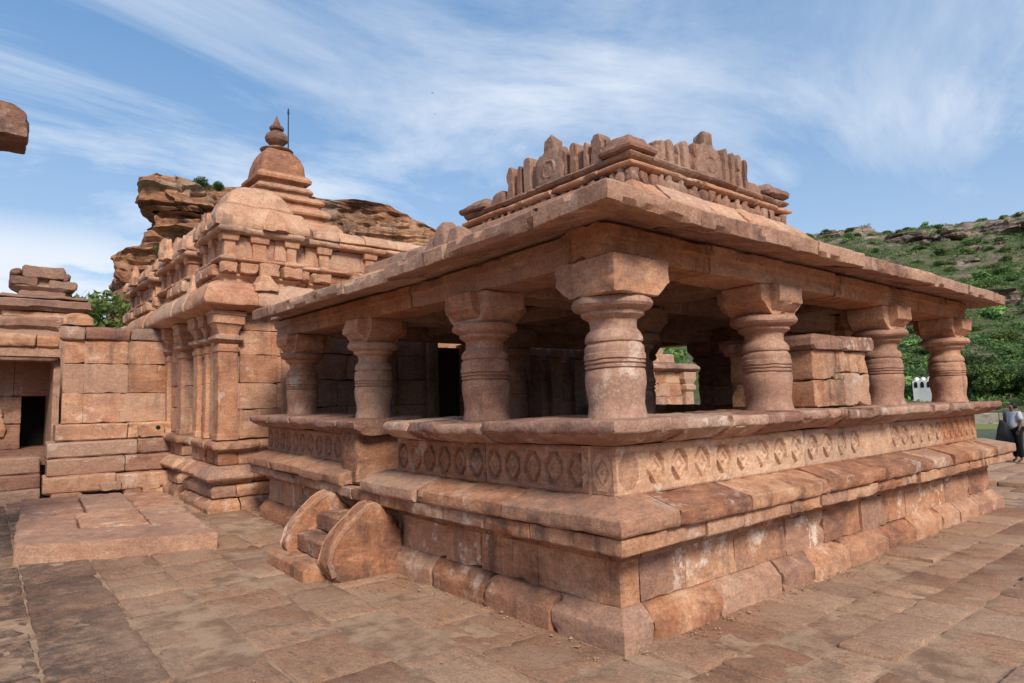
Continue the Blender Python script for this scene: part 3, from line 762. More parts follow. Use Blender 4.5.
mb.add(v, [[0, 1, 2, 3], [4, 5, 6, 7], [0, 1, 5, 4], [1, 2, 6, 5], [2, 3, 7, 6], [3, 0, 4, 7]]); mb.build('doorway', M_blackv, t, False, origin=t.location)  # doorway is a black panel, its shade put into the colour

# =================================================================== PILLARED PORCH HALL
HX, HY = 8.45, 7.75       # plan extents of the base
hall = empty('pillared_hall', (0, 0, 0), 'open red sandstone porch hall with turned columns, carved bench wall and sloping stone eave', 'temple hall')
PA = [(0, HY), (0, 0), (HX, 0), (HX, HY)]     # outward = right of travel? travel -y along x=0 : right is -x
def hp(a=0.0, x1=None, yl=None): return [(0, yl if yl is not None else HY), (0, 0), ((x1 or HX), 0), ((x1 or HX), HY)]
# foundation foot: vertical face then sloping shoulder
mb = MB(); run_blocks(mb, [(0, 3.38), (0, 0), (8.85, 0), (8.85, HY)], [(-.6, -.1), (.0, -.1), (.0, .15), (-.02, .165), (-.11, .262), (-.6, .262)], (.55, 1.0), r=.010, step=.04, amp=.006, big=.008, jit=.014, tint=(.2, .8), seed=5, chip=.05)
mb.build('base_course', M_stone, hall, sharp=24)
mb = MB(); run_blocks(mb, [(0, HY), (0, 4.65)], [(-.6, -.1), (.0, -.1), (.0, .15), (-.02, .165), (-.11, .262), (-.6, .262)], (.6, 1.1), r=.02, step=.06, amp=.008, big=.016, jit=.012, tint=(.15, .6), seed=6)
mb.build('base_course', M_stone, hall, sharp=24)
mb = MB(); run_blocks(mb, [(0, HY), (0, 0), (8.8, 0), (8.8, HY)], [(-.5, .255), (-.125, .255), (-.125, .60), (-.5, .60)], (.55, 1.0), r=.008, step=.07, amp=.004, big=.007, jit=.006, tint=(.15, .8), seed=9, gap=.003)
mb.build('base_wall', M_die, hall, sharp=24)
mb = MB(); run_blocks(mb, hp(x1=8.75), [(-.5, .597), (-.10, .597), (-.10, .64), (-.06, .65), (-.06, .69), (-.5, .69)], (1.2, 2.2), r=.006, step=.07, amp=.005, big=.006, jit=.003, tint=(.2, .5), seed=12)
mb.build('fillet_course', M_stone, hall, sharp=24)
LED = [(-.9, .688), (-.02, .688), (.14, .712), (.158, .722), (.158, .836), (-.9, .836)]
mb = MB(); run_blocks(mb, [(0, HY), (0, 0), (8.7, 0), (8.7, HY)], LED, (.45, .8), r=.008, step=.04, amp=.005, big=.007, jit=.008, tint=(.15, .75), seed=14, chip=.045)
mb.build('lower_ledge', M_stone, hall, sharp=24)
MOL = [(-.5, .842), (.185, .842), (.205, .862), (.205, .968), (-.12, 1.062), (-.5, 1.062)]
mb = MB(); run_blocks(mb, [(0, 3.7), (0, 0), (8.7, 0), (8.7, HY)], MOL, (.7, 1.6), r=.009, step=.04, amp=.006, big=.008, jit=.008, tint=(.15, .75), seed=17, chip=.04, cut=None)
mb.build('upper_moulding', M_stone, hall, sharp=24)
mb = MB(); run_blocks(mb, [(0, HY), (0, 4.25)], MOL, (.9, 1.5), r=.014, step=.06, amp=.008, big=.014, jit=.008, tint=(.2, .7), seed=18)
mb.build('upper_moulding', M_stone, hall, sharp=24)
# carved frieze panels on the bench wall
def frieze(mb, p0, p1, z0, z1, pitch, carve=True, phase=0.0, out=-.12, res=.0085, seed=0, tint=.5, wear=0):
    p0 = np.array(p0, float); p1 = np.array(p1, float); L = np.linalg.norm(p1 - p0); d = (p1 - p0) / L; nn = np.array([d[1], -d[0]])
    nu = max(8, int(L / res)); nv = max(8, int((z1 - z0) / res))
    U, Vv = np.meshgrid(np.linspace(.004, L - .004, nu), np.linspace(z0, z1, nv)); u = U.ravel(); v = Vv.ravel()
    D = np.zeros_like(u)
    if carve:
        cnt = max(1, int(round(L / pitch))); pt = L / cnt
        uc = ((u / pt) % 1 - .5) * pt; vc = v - (z0 * .5 + z1 * .5) + .005
        a = min(.112, pt * .40); b = (z1 - z0) * .37
        # eight-sided outline of the sunk medallion
        o8 = np.maximum.reduce([np.abs(uc) / a, np.abs(vc) / b, (np.abs(uc) / a + np.abs(vc) / b) / 1.42])
        dia = np.abs(uc) / (a * .92) + np.abs(vc) / (b * .92)
        sunk = np.clip((1.0 - o8) / .10, 0, 1) * .042
        ridge = np.clip((1.0 - dia) / .12, 0, 1) * .038
        pit = np.clip((.62 - dia) / .12, 0, 1) * .016
        boss = np.clip(1 - np.hypot(uc, vc) / .028, 0, 1) ** .5 * .020
        keep = (vnoise(np.stack([u * 5, v * 5, 0 * u + seed], 1), seed) > -.55) * 1.0
        D = (-sunk + ridge - pit + boss) * (.55 + .45 * keep)
    D = D - .02 * np.clip((.018 - np.minimum(u, L - u)) / .018, 0, 1) - .010 * np.clip((.014 - np.minimum(v - z0, z1 - v)) / .014, 0, 1)
    pos = np.stack([p0[0] + d[0] * u, p0[1] + d[1] * u, v], 1)
    D = D + .003 * fbm(pos * 14, seed, 3) + .005 * fbm(pos * 2.5, seed + 3, 2)
    W_ = pos + np.outer(out + D, [nn[0], nn[1], 0])
    i = (np.arange(nv - 1)[:, None] * nu + np.arange(nu - 1)[None]).ravel()
    F = np.stack([i, i + 1, i + nu + 1, i + nu], 1)
    # body behind
    n0 = len(W_); c = []
    for uu, vv in ((.004, z0), (L - .004, z0), (L - .004, z1), (.004, z1)):
        c.append([p0[0] + d[0] * uu + nn[0] * (out - .35), p0[1] + d[1] * uu + nn[1] * (out - .35), vv])
    bl, br, tl, tr = 0, nu - 1, (nv - 1) * nu, nv * nu - 1
    F = F.tolist() + [[*range(bl, br + 1), n0 + 1, n0], [*[k * nu + nu - 1 for k in range(nv)], n0 + 2, n0 + 1], [*range(tl, tr + 1), n0 + 2, n0 + 3], [*[k * nu for k in range(nv)], n0 + 3, n0], [n0, n0 + 1, n0 + 2, n0 + 3]]
    mb.add(np.concatenate([W_, np.array(c)]), F, tint)
FZ0, FZ1 = 1.058, 1.435
# left side of the porch (panels travel towards the corner), then round the corner
fr_left = [((0, 3.42), (0, 1.75), .285, 1, 0.25), ((0, 1.75), (0, .38), .285, 1, 0.30), ((0, .38), (0, 0.12), .27, 1, .5)]
for k, (a, b_, pt, cv, ti) in enumerate(fr_left):
    mb = MB(); frieze(mb, a, b_, FZ0, FZ1, pt, cv, seed=k, tint=ti); mb.build('frieze_panel', M_frz, hall, sharp=18)
fr_right = [((.12, 0), (1.7, 0), .31, 1, .62), ((1.7, 0), (2.99, 0), .31, 1, .85), ((2.99, 0), (4.32, 0), .32, 1, .72), ((4.32, 0), (5.15, 0), .5, 0, .7), ((5.15, 0), (6.9, 0), .30, 1, .8), ((6.9, 0), (7.6, 0), .24, 1, .45), ((7.6, 0), (8.33, 0), .22, 1, .6)]
for k, (a, b_, pt, cv, ti) in enumerate(fr_right):
    mb = MB(); frieze(mb, a, b_, FZ0, FZ1, pt, cv, seed=20 + k, tint=ti, res=.0085 if k < 3 else .013); mb.build('frieze_panel', M_frzp if k in (0, 1, 2, 3) else M_frz, hall, sharp=18)
for k, (a, b_) in enumerate([((0, HY), (0, 6.1)), ((0, 6.1), (0, 4.55))]):
    mb = MB(); frieze(mb, a, b_, FZ0, FZ1, .285, True, seed=40 + k, tint=.35, res=.012); mb.build('frieze_panel', M_frz, hall, sharp=18)
mb = MB(); box(mb, -.04, .62, 4.12, 4.52, .84, 1.50, r=.04, amp=.012, big=.03, tint=(.4, .5), seed=9)
mb.build('end_stone', M_stone, hall, sharp=24)
mb = MB(); run_blocks(mb, [(8.33, .45), (8.33, HY)], [(-.35, 1.06), (-.0, 1.06), (-.0, 1.44), (-.35, 1.44)], (.9, 1.5), seed=3); mb.build('bench_wall', M_stone, hall)
# bench slabs
SLB = [(-.80, 1.47), (-.12, 1.437), (.02, 1.46), (.145, 1.538), (.16, 1.545), (.16, 1.63), (-.80, 1.658)]
mb = MB(); run_blocks(mb, [(0, 3.22), (0, 0), (8.42, 0), (8.42, HY)], SLB, (.5, 1.1), r=.012, step=.04, amp=.010, big=.010, jit=.014, tint=(.15, .95), seed=31, corner=.7, chip=.08)
mb.build('bench_slab', M_slab, hall, sharp=50)
mb = MB(); run_blocks(mb, [(0, HY), (0, 3.95)], SLB, (.6, 1.0), r=.022, step=.06, amp=.012, big=.02, jit=.012, tint=(.2, .7), seed=33)
mb.build('bench_slab', M_slab, hall, sharp=50)
# floor inside
mb = MB(); box(mb, .45, 8.1, .45, 7.9, .3, .83, r=.01, step=.5, tint=(.3, .4)); mb.build('floor', M_dark, hall)
# inner faces of the bench
mb = MB(); run_blocks(mb, [(.62, .62), (.62, 3.4)], [(0, .8), (.2, .8), (.2, 1.48), (0, 1.48)], (.8, 1.2)); run_blocks(mb, [(8.0, .62), (.62, .62)], [(-.2, .8), (0, .8), (0, 1.48), (-.2, 1.48)], (.8, 1.2))
mb.build('bench_back', M_dark, hall)

# ---- turned columns
def col_prof(z0, z1, s=1.0):
    y = lambda v: z0 + (650 - v) / 440.0 * (z1 - z0)
    pr = [(.247, 652), (.252, 648), (.25, 636), (.243, 628), (.234, 606), (.232, 590), (.24, 560), (.252, 525), (.256, 500), (.253, 482), (.246, 471), (.232, 467), (.252, 463), (.254, 457), (.238, 453), (.236, 449), (.254, 446), (.254, 440), (.240, 436), (.258, 432), (.256, 414), (.248, 410), (.250, 400), (.247, 388), (.236, 381), (.228, 376), (.226, 373), (.242, 370), (.245, 362), (.242, 352), (.232, 343), (.222, 336), (.200, 327), (.196, 318), (.198, 308), (.200, 302), (.205, 292), (.235, 284), (.262, 276), (.268, 266), (.262, 262), (.285, 258), (.328, 250), (.345, 240), (.345, 230), (.330, 218), (.300, 211), (.262, 209)]
    return [(r * s * .965, y(v)) for r, v in pr]
def bracket(mb, cx, cy, z0, z1, ends, hw=.335, ht=.225, seed=0, tint=(.35, .75)):
    """cross bracket; ends = set of directions that carry a long chamfered arm; others end flush"""
    zc = z0 + (z1 - z0) * .40; al = .335 if len(ends) == 2 else .385
    def prof(lo, hi, clo, chi):
        p = []
        if clo: p += [(lo + .15, z0), ]
        else: p += [(lo, z0)]
        if chi: p += [(hi - .15, z0), (hi - .02, zc), (hi, zc + .004), (hi, z1)]
        else: p += [(hi, z0), (hi, z1)]
        p += [(lo, z1)]
        if clo: p += [(lo, zc + .004), (lo + .02, zc)]
        return p
    xl, xh = (cx - (al if '-x' in ends else hw)), (cx + (al if '+x' in ends else hw))
    yl, yh = (cy - (al if '-y' in ends else hw)), (cy + (al if '+y' in ends else hw))
    corner = len([e for e in ends if e in ('+x', '+y')]) == 2 and '-x' not in ends and '-y' not in ends
    ti_ = .13 if corner else ht; t = hw if corner else ht
    extrude(mb, prof(xl, xh, '-x' in ends or not corner, '+x' in ends or not corner), 'y', cy - t, cy + ti_, seed=seed, tint=tint)
    extrude(mb, prof(yl, yh, '-y' in ends or not corner, '+y' in ends or not corner), 'x', cx - t + .003, cx + ti_ - .003, seed=seed + 1, tint=tint)
    lathe(mb, cx, cy, [(.20, z0 - .03), (.23, z0 + .01)], 24, .001)
CX = [.42, 2.74, 5.62, 8.02]; CY = [.34, 2.10, 4.56, 7.02]
CZ0, CZ1, BZ = 1.63, 2.615, 2.905
def column(cx, cy, z0, ends, k, mat=M_col, cz0=None):
    mb = MB(); lathe(mb, cx, cy, col_prof(z0, CZ1), 56, .005, seed=k, tint=.3 + .5 * ((k * 37) % 10) / 10)
    c = mb.build('column', mat, hall, sharp=26)
    mb = MB(); bracket(mb, cx, cy, CZ1 - .008, BZ, ends, seed=k * 5 + 1)
    q = mb.build('capital', M_pale if mat is M_col else mat, c, sharp=30)
    q.location = (0, 0, 0)
    return c
k = 0
column(CX[0], CY[0], CZ0, ('+x', '+y'), 1)
for i, x in enumerate(CX[1:]): column(x, CY[0], CZ0, ('+y', '-x', '+x') if i < 2 else ('-x', '+y'), 2 + i)
for i, y in enumerate(CY[1:]): column(CX[0], y, CZ0, ('+y', '-y', '+x'), 6 + i)
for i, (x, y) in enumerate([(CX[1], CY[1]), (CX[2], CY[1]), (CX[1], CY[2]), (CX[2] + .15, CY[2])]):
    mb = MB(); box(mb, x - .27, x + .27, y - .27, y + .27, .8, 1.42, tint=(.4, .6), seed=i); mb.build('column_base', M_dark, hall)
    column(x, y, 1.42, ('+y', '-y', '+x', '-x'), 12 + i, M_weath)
for i, y in enumerate(CY[1:]): column(CX[3], y, CZ0, ('+y', '-y', '-x'), 20 + i, M_col)
# ---- beams
def beam(u, axis, lo, hi, mat=M_beam, z0=BZ - .002, z1=3.19, w=.235, seed=0, lens=(1.8, 2.6), cut=None, tint=(.3, .6)):
    mb = MB()
    pr = [(-w, z0), (w, z0), (w, z1), (-w, z1)]
    path = [(u, lo), (u, hi)] if axis == 'y' else [(hi, u), (lo, u)]
    # stepped outer face: a shallow fascia
    pr = [(-w, z0), (w, z0), (w, z0 + .14), (w + .03, z0 + .15), (w + .03, z1 - .03), (w - .03, z1 - .02), (w - .03, z1), (-w + .03, z1), (-w + .03, z1 - .02), (-w - .03, z1 - .03), (-w - .03, z0 + .15), (-w, z0 + .14)]
    run_blocks(mb, path, pr, lens, r=.01, step=.06, amp=.005, big=.007, jit=.004, tint=tint, seed=seed, cut=cut)
    return mb.build('beam', mat, hall, sharp=24)
beam(CY[0], 'x', .11, 8.30, seed=1, tint=(.45, .75))
beam(CX[0], 'y', .60, HY - .1, seed=2, tint=(.35, .6))
beam(CX[3] + .02, 'y', .60, HY - .1, seed=3)
for i, y in enumerate(CY[1:]): beam(y, 'x', .62, 7.78, M_dark, seed=5 + i)
for i, x in enumerate(CX[1:3]): beam(x, 'y', .62, 6.6, M_dark, z0=2.95, z1=3.185, seed=8 + i)
# ---- eave: thick slabs, underside falling outward, upturned corner
def eave_run():
    mb = MB()
    prof = [(-1.0, 3.215), (-.40, 3.195), (-.0, 3.108), (.012, 3.245), (-.02, 3.262), (-1.6, 3.80), (-1.6, 3.55)]
    E = .36
    path = [(-E, 7.1), (-E, -E), (8.05 + E + .32, -E), (8.05 + E + .32, 7.6)]
    L1 = 7.1 + E
    cuts = [0, .75, 1.62, 2.5, 3.3, 4.35, 5.45, 6.7, L1 + 1.05, L1 + 2.0, L1 + 2.95, L1 + 3.95, L1 + 5.0, L1 + 6.1, L1 + 7.25, L1 + 8.3, L1 + 9.6, L1 + 11.5, L1 + 13.5, L1 + 8.73 + 7.96 + E]
    run_blocks(mb, path, prof, r=.008, step=.045, gap=.008, amp=.008, big=.012, jit=.014, tint=(.15, .95), seed=44, cut=cuts, chip=.08)
    for v in mb.v:                              # the corner stone kicks up
        d = np.hypot(v[:, 0] + E, v[:, 1] + E); v[:, 2] += .035 * np.clip(1 - d / .9, 0, 1)
    return mb.build('eave_slab', M_roof, hall, sharp=24)
eave_run()
mb = MB(); box(mb, .1, 8.3, .1, 7.6, 3.192, 3.30, r=.01, step=.4, tint=(.3, .4)); mb.build('ceiling_slab', M_dark, hall)
# ---- roof behind the eave
mb = MB(); run_blocks(mb, [(1.22, 7.3), (1.22, 1.22), (7.6, 1.22), (7.6, 7.3)], [(-.8, 3.6), (.0, 3.6), (.0, 3.86), (-.1, 3.90), (-.75, 4.28), (-.8, 4.28)], (.6, 1.2), r=.02, step=.08, amp=.01, big=.015, jit=.012, seed=51, tint=(.5, .95))
mb.build('roof_slope', M_pale, hall, sharp=24)
mb = MB(); box(mb, 1.6, 7.2, 1.6, 7.2, 3.5, 4.22, r=.01, step=.5, tint=(.5, .6)); mb.build('roof_slab', M_pale, hall)
TX0, TX1, TY0, TY1 = 2.42, 5.96, 1.74, 5.14       # upper tier
tp = [(TX0, TY1), (TX0, TY0), (TX1, TY0), (TX1, TY1), (TX0 + .02, TY1)]
mb = MB(); run_blocks(mb, tp, [(-.5, 3.9), (.30, 3.9), (.32, 4.20), (.10, 4.44), (-.5, 4.44)], (.5, 1.0), r=.02, step=.06, amp=.008, big=.012, jit=.015, seed=53, tint=(.5, .95))
run_blocks(mb, tp, [(-.5, 4.43), (-.03, 4.43), (-.03, 4.62), (-.5, 4.62)], (.3, .6), r=.015, step=.06, seed=54)
mb.build('tier_wall', M_pale, hall, sharp=24)
mb = MB(); run_blocks(mb, tp, [(-.5, 4.60), (.04, 4.60), (.13, 4.625), (.14, 4.66), (.09, 4.69), (-.5, 4.69)], (.5, 1.0), r=.008, step=.05, amp=.008, big=.01, jit=.010, seed=55, tint=(.5, .8))
mb.build('tier_cornice', M_pale, hall, sharp=24)
mb = MB(); run_blocks(mb, tp, [(-.5, 4.689), (.0, 4.689), (.0, 4.715), (.07, 4.74), (.10, 4.78), (.06, 4.812), (-.5, 4.812)], (.5, 1.0), r=.008, step=.05, amp=.008, big=.01, jit=.010, seed=56, tint=(.2, .5))
mb.build('tier_cornice', M_weath, hall, sharp=24)
# little carved figures between the dentils, too worn to read
R = random.Random(5)
def figure(mb, x, y, z, s, nx_, ny_, tint):
    w = .075 * s
    loft_rect(mb, x, y, [(z, w, w, 3), (z + .07 * s, w * 1.25, w * 1.1, 3), (z + .12 * s, w * .8, w * .8, 3), (z + .14 * s, w * .6, w * .6, 2), (z + .19 * s, w * .72, w * .7, 2), (z + .225 * s, w * .3, w * .3, 2)], n=20, amp=.012, big=.012, tint=tint, seed=int(x * 31 + y * 17) % 97, freq=12)
def figs(y0, y1, face):
    t = y0
    while t < y1:
        st = R.uniform(.12, .19); kind = R.random()
        mbf = MB()
        if face == 'x': p = (t, TY0 - .04)
        else: p = (TX0 - .04, t)
        if kind < .62: figure(mbf, p[0], p[1], 4.40, R.uniform(.85, 1.1), 0, 0, R.uniform(.3, .8))
        else: box(mbf, p[0] - .07, p[0] + .07, p[1] - .06, p[1] + .06, 4.40, R.uniform(4.52, 4.6), r=.02, step=.05, amp=.01, seed=R.randrange(999))
        mbf.build('carved_figure', M_weath, hall, sharp=60); t += st * (1.0 if kind < .62 else 1.1)
figs(TX0 - .02, TX1 + .05, 'x')
figs(TY0 + .1, TY1 + .05, 'y')
# parapet stones. along +x on the front, along +y on the left
def para(face, a, b_, zt, thick=.22, top=None, seed=0, mat=M_weath, z0=4.80, shape='rect', back=0.0):
    """upright stone seen from the front with a profile"""
    m_ = MB(); w = b_ - a
    if shape == 'fin': pr = [(a, z0), (b_, z0), (b_ - .0, zt - .07), (b_ - w * .22, zt - .015), (b_ - w * .5, zt), (a + w * .15, zt - .02), (a, zt - .08)]
    elif shape == 'slope': pr = [(a, z0), (b_, z0), (b_ + .0, zt - .18), (b_ - w * .25, zt - .02), (a + w * .22, zt), (a + .02, zt - .17)]
    elif shape == 'corner': pr = [(a - .08, z0 + .03), (b_ + .08, z0 + .03), (b_ + .05, z0 + .10), (b_ - w * .25, zt), (a + w * .25, zt), (a - .05, z0 + .10)]
    else: pr = [(a, z0), (b_, z0), (b_, zt), (a, zt + .02)]
    if face == 'x': extrude(m_, pr, 'y', TY0 + .0 + back, TY0 + thick + back, r=.02, step=.04, amp=.010, big=.015, seed=seed, tint=(.2, .7))
    else:
        extrude(m_, pr, 'x', TX0 + .0 + back, TX0 + thick + back, r=.02, step=.04, amp=.010, big=.015, seed=seed, tint=(.2, .7))
    # extrude centres its profile on the path so shift: handled by caller
    return m_
def place(m_, name='parapet_stone', mat=M_weath): return m_.build(name, mat, hall, sharp=24)
SD = 100
# low infill wall, front
for (a, b_, zt) in [(2.78, 3.05, 5.0), (3.0, 3.85, 5.09), (3.8, 4.3, 5.2), (4.25, 5.05, 5.15)]:
    SD += 1; m_ = MB(); extrude(m_, [(a, 4.80), (b_, 4.80), (b_, zt), (a, zt + .03)], 'y', TY0 + .03, TY0 + .18, r=.02, step=.05, amp=.012, big=.015, seed=SD, tint=(.3, .7)); place(m_)
for (a, b_, zt) in [(1.95, 2.2, 5.02), (2.12, 2.95, 5.12), (2.9, 3.5, 5.2), (3.4, 4.12, 5.18)]:
    SD += 1; m_ = MB(); extrude(m_, [(a, 4.80), (b_, 4.80), (b_, zt - .03), (a, zt)], 'x', TX0 + .03, TX0 + .18, r=.02, step=.05, amp=.012, big=.015, seed=SD, tint=(.3, .7)); place(m_)
for (a, b_, zt, sh) in [(3.00, 3.14, 5.12, 'slope'), (3.16, 3.30, 5.16, 'fin'), (3.36, 3.42, 5.14, 'fin'), (3.50, 3.63, 5.22, 'fin'), (3.72, 3.80, 5.24, 'fin'), (4.45, 4.56, 5.35, 'fin'), (4.63, 4.73, 5.31, 'fin'), (4.80, 4.91, 5.33, 'fin'), (4.97, 5.05, 5.28, 'fin')]:
    SD += 1; place(para('x', a, b_, zt, .20, seed=SD, shape=sh, back=-.02), 'merlon')
for (a, b_, zt, sh) in [(2.16, 2.36, 5.22, 'fin'), (2.42, 2.50, 5.18, 'fin'), (2.62, 2.74, 5.24, 'fin'), (2.82, 2.90, 5.2, 'fin'), (3.55, 3.70, 5.34, 'fin'), (3.76, 3.84, 5.26, 'fin'), (3.95, 4.10, 5.30, 'fin')]:
    SD += 1; place(para('y', a, b_, zt, .20, seed=SD, shape=sh, back=-.02), 'merlon')
# corner stone: square block with sloped sides
m_ = MB(); loft_rect(m_, TX0 + .14, TY0 + .14, [(4.805, .17, .17), (4.83, .27, .27), (4.865, .28, .28), (4.88, .25, .25), (5.03, .16, .16), (5.045, .12, .12)], n=48, pw=16, amp=.012, big=.015, tint=.45, seed=3); m_.build('corner_stone', M_weath, hall, sharp=30)
m_ = MB(); loft_rect(m_, TX0 + .14, TY0 + .55, [(4.805, .15, .17), (4.84, .16, .2), (4.93, .12, .17), (4.945, .10, .12)], n=48, pw=12, amp=.012, big=.015, tint=.45, seed=5); m_.build('parapet_stone', M_weath, hall, sharp=30)
m_ = MB(); loft_rect(m_, TX1 - .22, TY0 + .12, [(4.805, .20, .17), (4.85, .34, .28), (4.90, .35, .28), (4.92, .30, .25), (5.0, .22, .18), (5.03, .12, .12)], n=56, pw=8, amp=.022, big=.03, tint=.35, seed=13); m_.build('corner_stone', M_weath, hall, sharp=30)
m_ = MB(); loft_rect(m_, TX1 - .75, TY0 + .12, [(4.805, .22, .13), (4.93, .2, .12), (4.97, .14, .1)], n=48, pw=8, amp=.02, big=.02, tint=.3, seed=14); m_.build('parapet_stone', M_weath, hall, sharp=30)
m_ = MB(); loft_rect(m_, TX0 + .14, TY1 - .22, [(4.805, .15, .22), (4.84, .26, .34), (4.89, .27, .35), (4.91, .22, .3), (4.97, .16, .25), (5.0, .1, .2)], n=56, pw=8, amp=.022, big=.03, tint=.35, seed=15); m_.build('corner_stone', M_weath, hall, sharp=30)
m_ = MB(); loft_rect(m_, TX0 + .14, TY1 - .78, [(4.805, .13, .2), (4.95, .12, .18), (5.0, .08, .12)], n=48, pw=8, amp=.02, big=.02, tint=.3, seed=16); m_.build('parapet_stone', M_weath, hall, sharp=30)
# disc figures
def disc(face, c0, seed):
    m_ = MB(); n_p = 40
    loft = []
    # body: rounded plaque with a raised ring and a block on top
    if face == 'x': cx_, cy_, hx, hy = c0, TY0 + .08, .24, .10
    else: cx_, cy_, hx, hy = TX0 + .08, c0, .10, .24
    f = lambda z, a, b: (z, hx * a if face == 'x' else hx * b, hy * b if face == 'x' else hy * a, 6)
    loft_rect(m_, cx_, cy_, [f(4.80, 1.1, 1.2), f(4.85, 1.2, 1.25), f(5.0, 1.25, 1.2), f(5.12, 1.15, 1.1), f(5.22, .9, 1), f(5.27, .55, .9), f(5.30, .5, .9), f(5.32, .42, 1.0), f(5.42, .44, 1.0), f(5.45, .40, .95), f(5.47, .3, .7)], n=64, amp=.02, big=.02, tint=.5, seed=seed, freq=9)
    # ring relief on the face
    th = np.linspace(0, 2 * math.pi, 33)[:-1]; ph = np.linspace(0, 2 * math.pi, 9)[:-1]; V = []
    for a in th:
        for b_ in ph:
            rr = .115 + .028 * math.cos(b_); dd = .022 * math.sin(b_)
            if face == 'x': V.append((cx_ + rr * math.cos(a), cy_ - .115 + dd, 5.0 + rr * math.sin(a)))
            else: V.append((cx_ - .115 + dd, cy_ + rr * math.cos(a), 5.0 + rr * math.sin(a)))
    V = np.array(V); V += .008 * vec_noise(V * 14, seed)
    F = [[i * 8 + j, i * 8 + (j + 1) % 8, ((i + 1) % 32) * 8 + (j + 1) % 8, ((i + 1) % 32) * 8 + j] for i in range(32) for j in range(8)]
    m_.add(V, F, .6)
    for s_ in (-1, 1):
        if face == 'x': loft_rect(m_, cx_ + s_ * .2, cy_ - .03, [(5.05, .08, .07, 3), (5.16, .1, .09, 3), (5.26, .05, .05, 3)], n=24, amp=.012, tint=.4, seed=seed + s_ + 3)
        else: loft_rect(m_, cx_ - .03, cy_ + s_ * .2, [(5.05, .07, .08, 3), (5.16, .09, .1, 3), (5.26, .05, .05, 3)], n=24, amp=.012, tint=.4, seed=seed + s_ + 3)
    m_.build('carved_gable', M_weath, hall, sharp=50)
disc('x', 4.08, 61); disc('y', 3.14, 62)
# small merlons further back along the left roof edge
for k, (y, z1) in enumerate([(3.62, 4.14), (3.92, 4.22), (4.16, 4.10), (4.62, 4.0), (5.2, 4.02)]):
    m_ = MB(); loft_rect(m_, 1.22, y, [(3.78, .16, .15 if k < 3 else .28), (z1 - .2, .15, .13 if k < 3 else .27), (z1 - .06, .12, .09 if k < 3 else .24, 6), (z1, .06, .05 if k < 3 else .2, 4)], n=32, amp=.02, big=.02, tint=.5, seed=70 + k); m_.build('merlon', M_weath, hall, sharp=24)

# =================================================================== ENTRANCE STEPS
steps = empty('entrance_steps', (-.4, 3.95, 0), 'three worn stone steps between two curved balustrades at the porch side', 'steps')
for k, (x0, x1, y0, y1, z1) in enumerate([(-.92, -.42, 3.52, 4.62, .15), (-.66, -.2, 3.50, 4.42, .35), (-.42, .12, 3.50, 4.40, .56)]):
    mb = MB(); box(mb, x0, x1, y0, y1, -.05 if k == 0 else z1 - .22, z1, r=.03, step=.04, amp=.010, big=.02, tint=(.35, .6) if k == 0 else (.15, .35), seed=60 + k, rot=.0); mb.build('step', M_stone, steps, sharp=24, origin=None)
mb = MB(); box(mb, -.55, .0, 3.5, 4.4, -.05, .33, r=.01, tint=(.2, .3)); mb.build('step_core', M_dark, steps)
def balustrade(y0, y1, k):
    pr = [(-.66, -.05), (.10, -.05), (.10, .50), (-.02, .60), (-.12, .70), (-.17, .765), (-.25, .785), (-.34, .765), (-.46, .68), (-.60, .57), (-.71, .44), (-.79, .24), (-.78, .17)]
    mb = MB(); extrude(mb, pr, 'y', y0, y1, r=.05, step=.035, amp=.009, big=.02, seed=k, tint=(.3, .5))
    # raised rolled rim along the curve
    pth = [(-.735, .06), (-.79, .22), (-.74, .38), (-.66, .50), (-.53, .615), (-.42, .705), (-.33, .765), (-.25, .78), (-.17, .74)]
    for side in (y0, y1):
        V = []; m = 8
        for i, (x, z) in enumerate(pth):
            a = np.array(pth[max(i - 1, 0)]); b_ = np.array(pth[min(i + 1, len(pth) - 1)]); d = (b_ - a) / np.linalg.norm(b_ - a); nr = np.array([-d[1], d[0]])
            c0 = np.array([x, z]) - nr * .035
            for j in range(m):
                q = j / m * 2 * math.pi; w2 = c0 + nr * .03 * math.cos(q); V.append((w2[0], side + .010 * math.sin(q), w2[1]))
        V = np.array(V); V += .006 * vec_noise(V * 10 + k)
        F = [[i * m + j, i * m + (j + 1) % m, (i + 1) * m + (j + 1) % m, (i + 1) * m + j] for i in range(len(pth) - 1) for j in range(m)]
        mb.add(V, F, .5)
    return mb
balustrade(3.27, 3.49, 3).build('balustrade', M_stone, steps, sharp=24)
balustrade(4.42, 4.60, 4).build('balustrade', M_stone, steps, sharp=24)

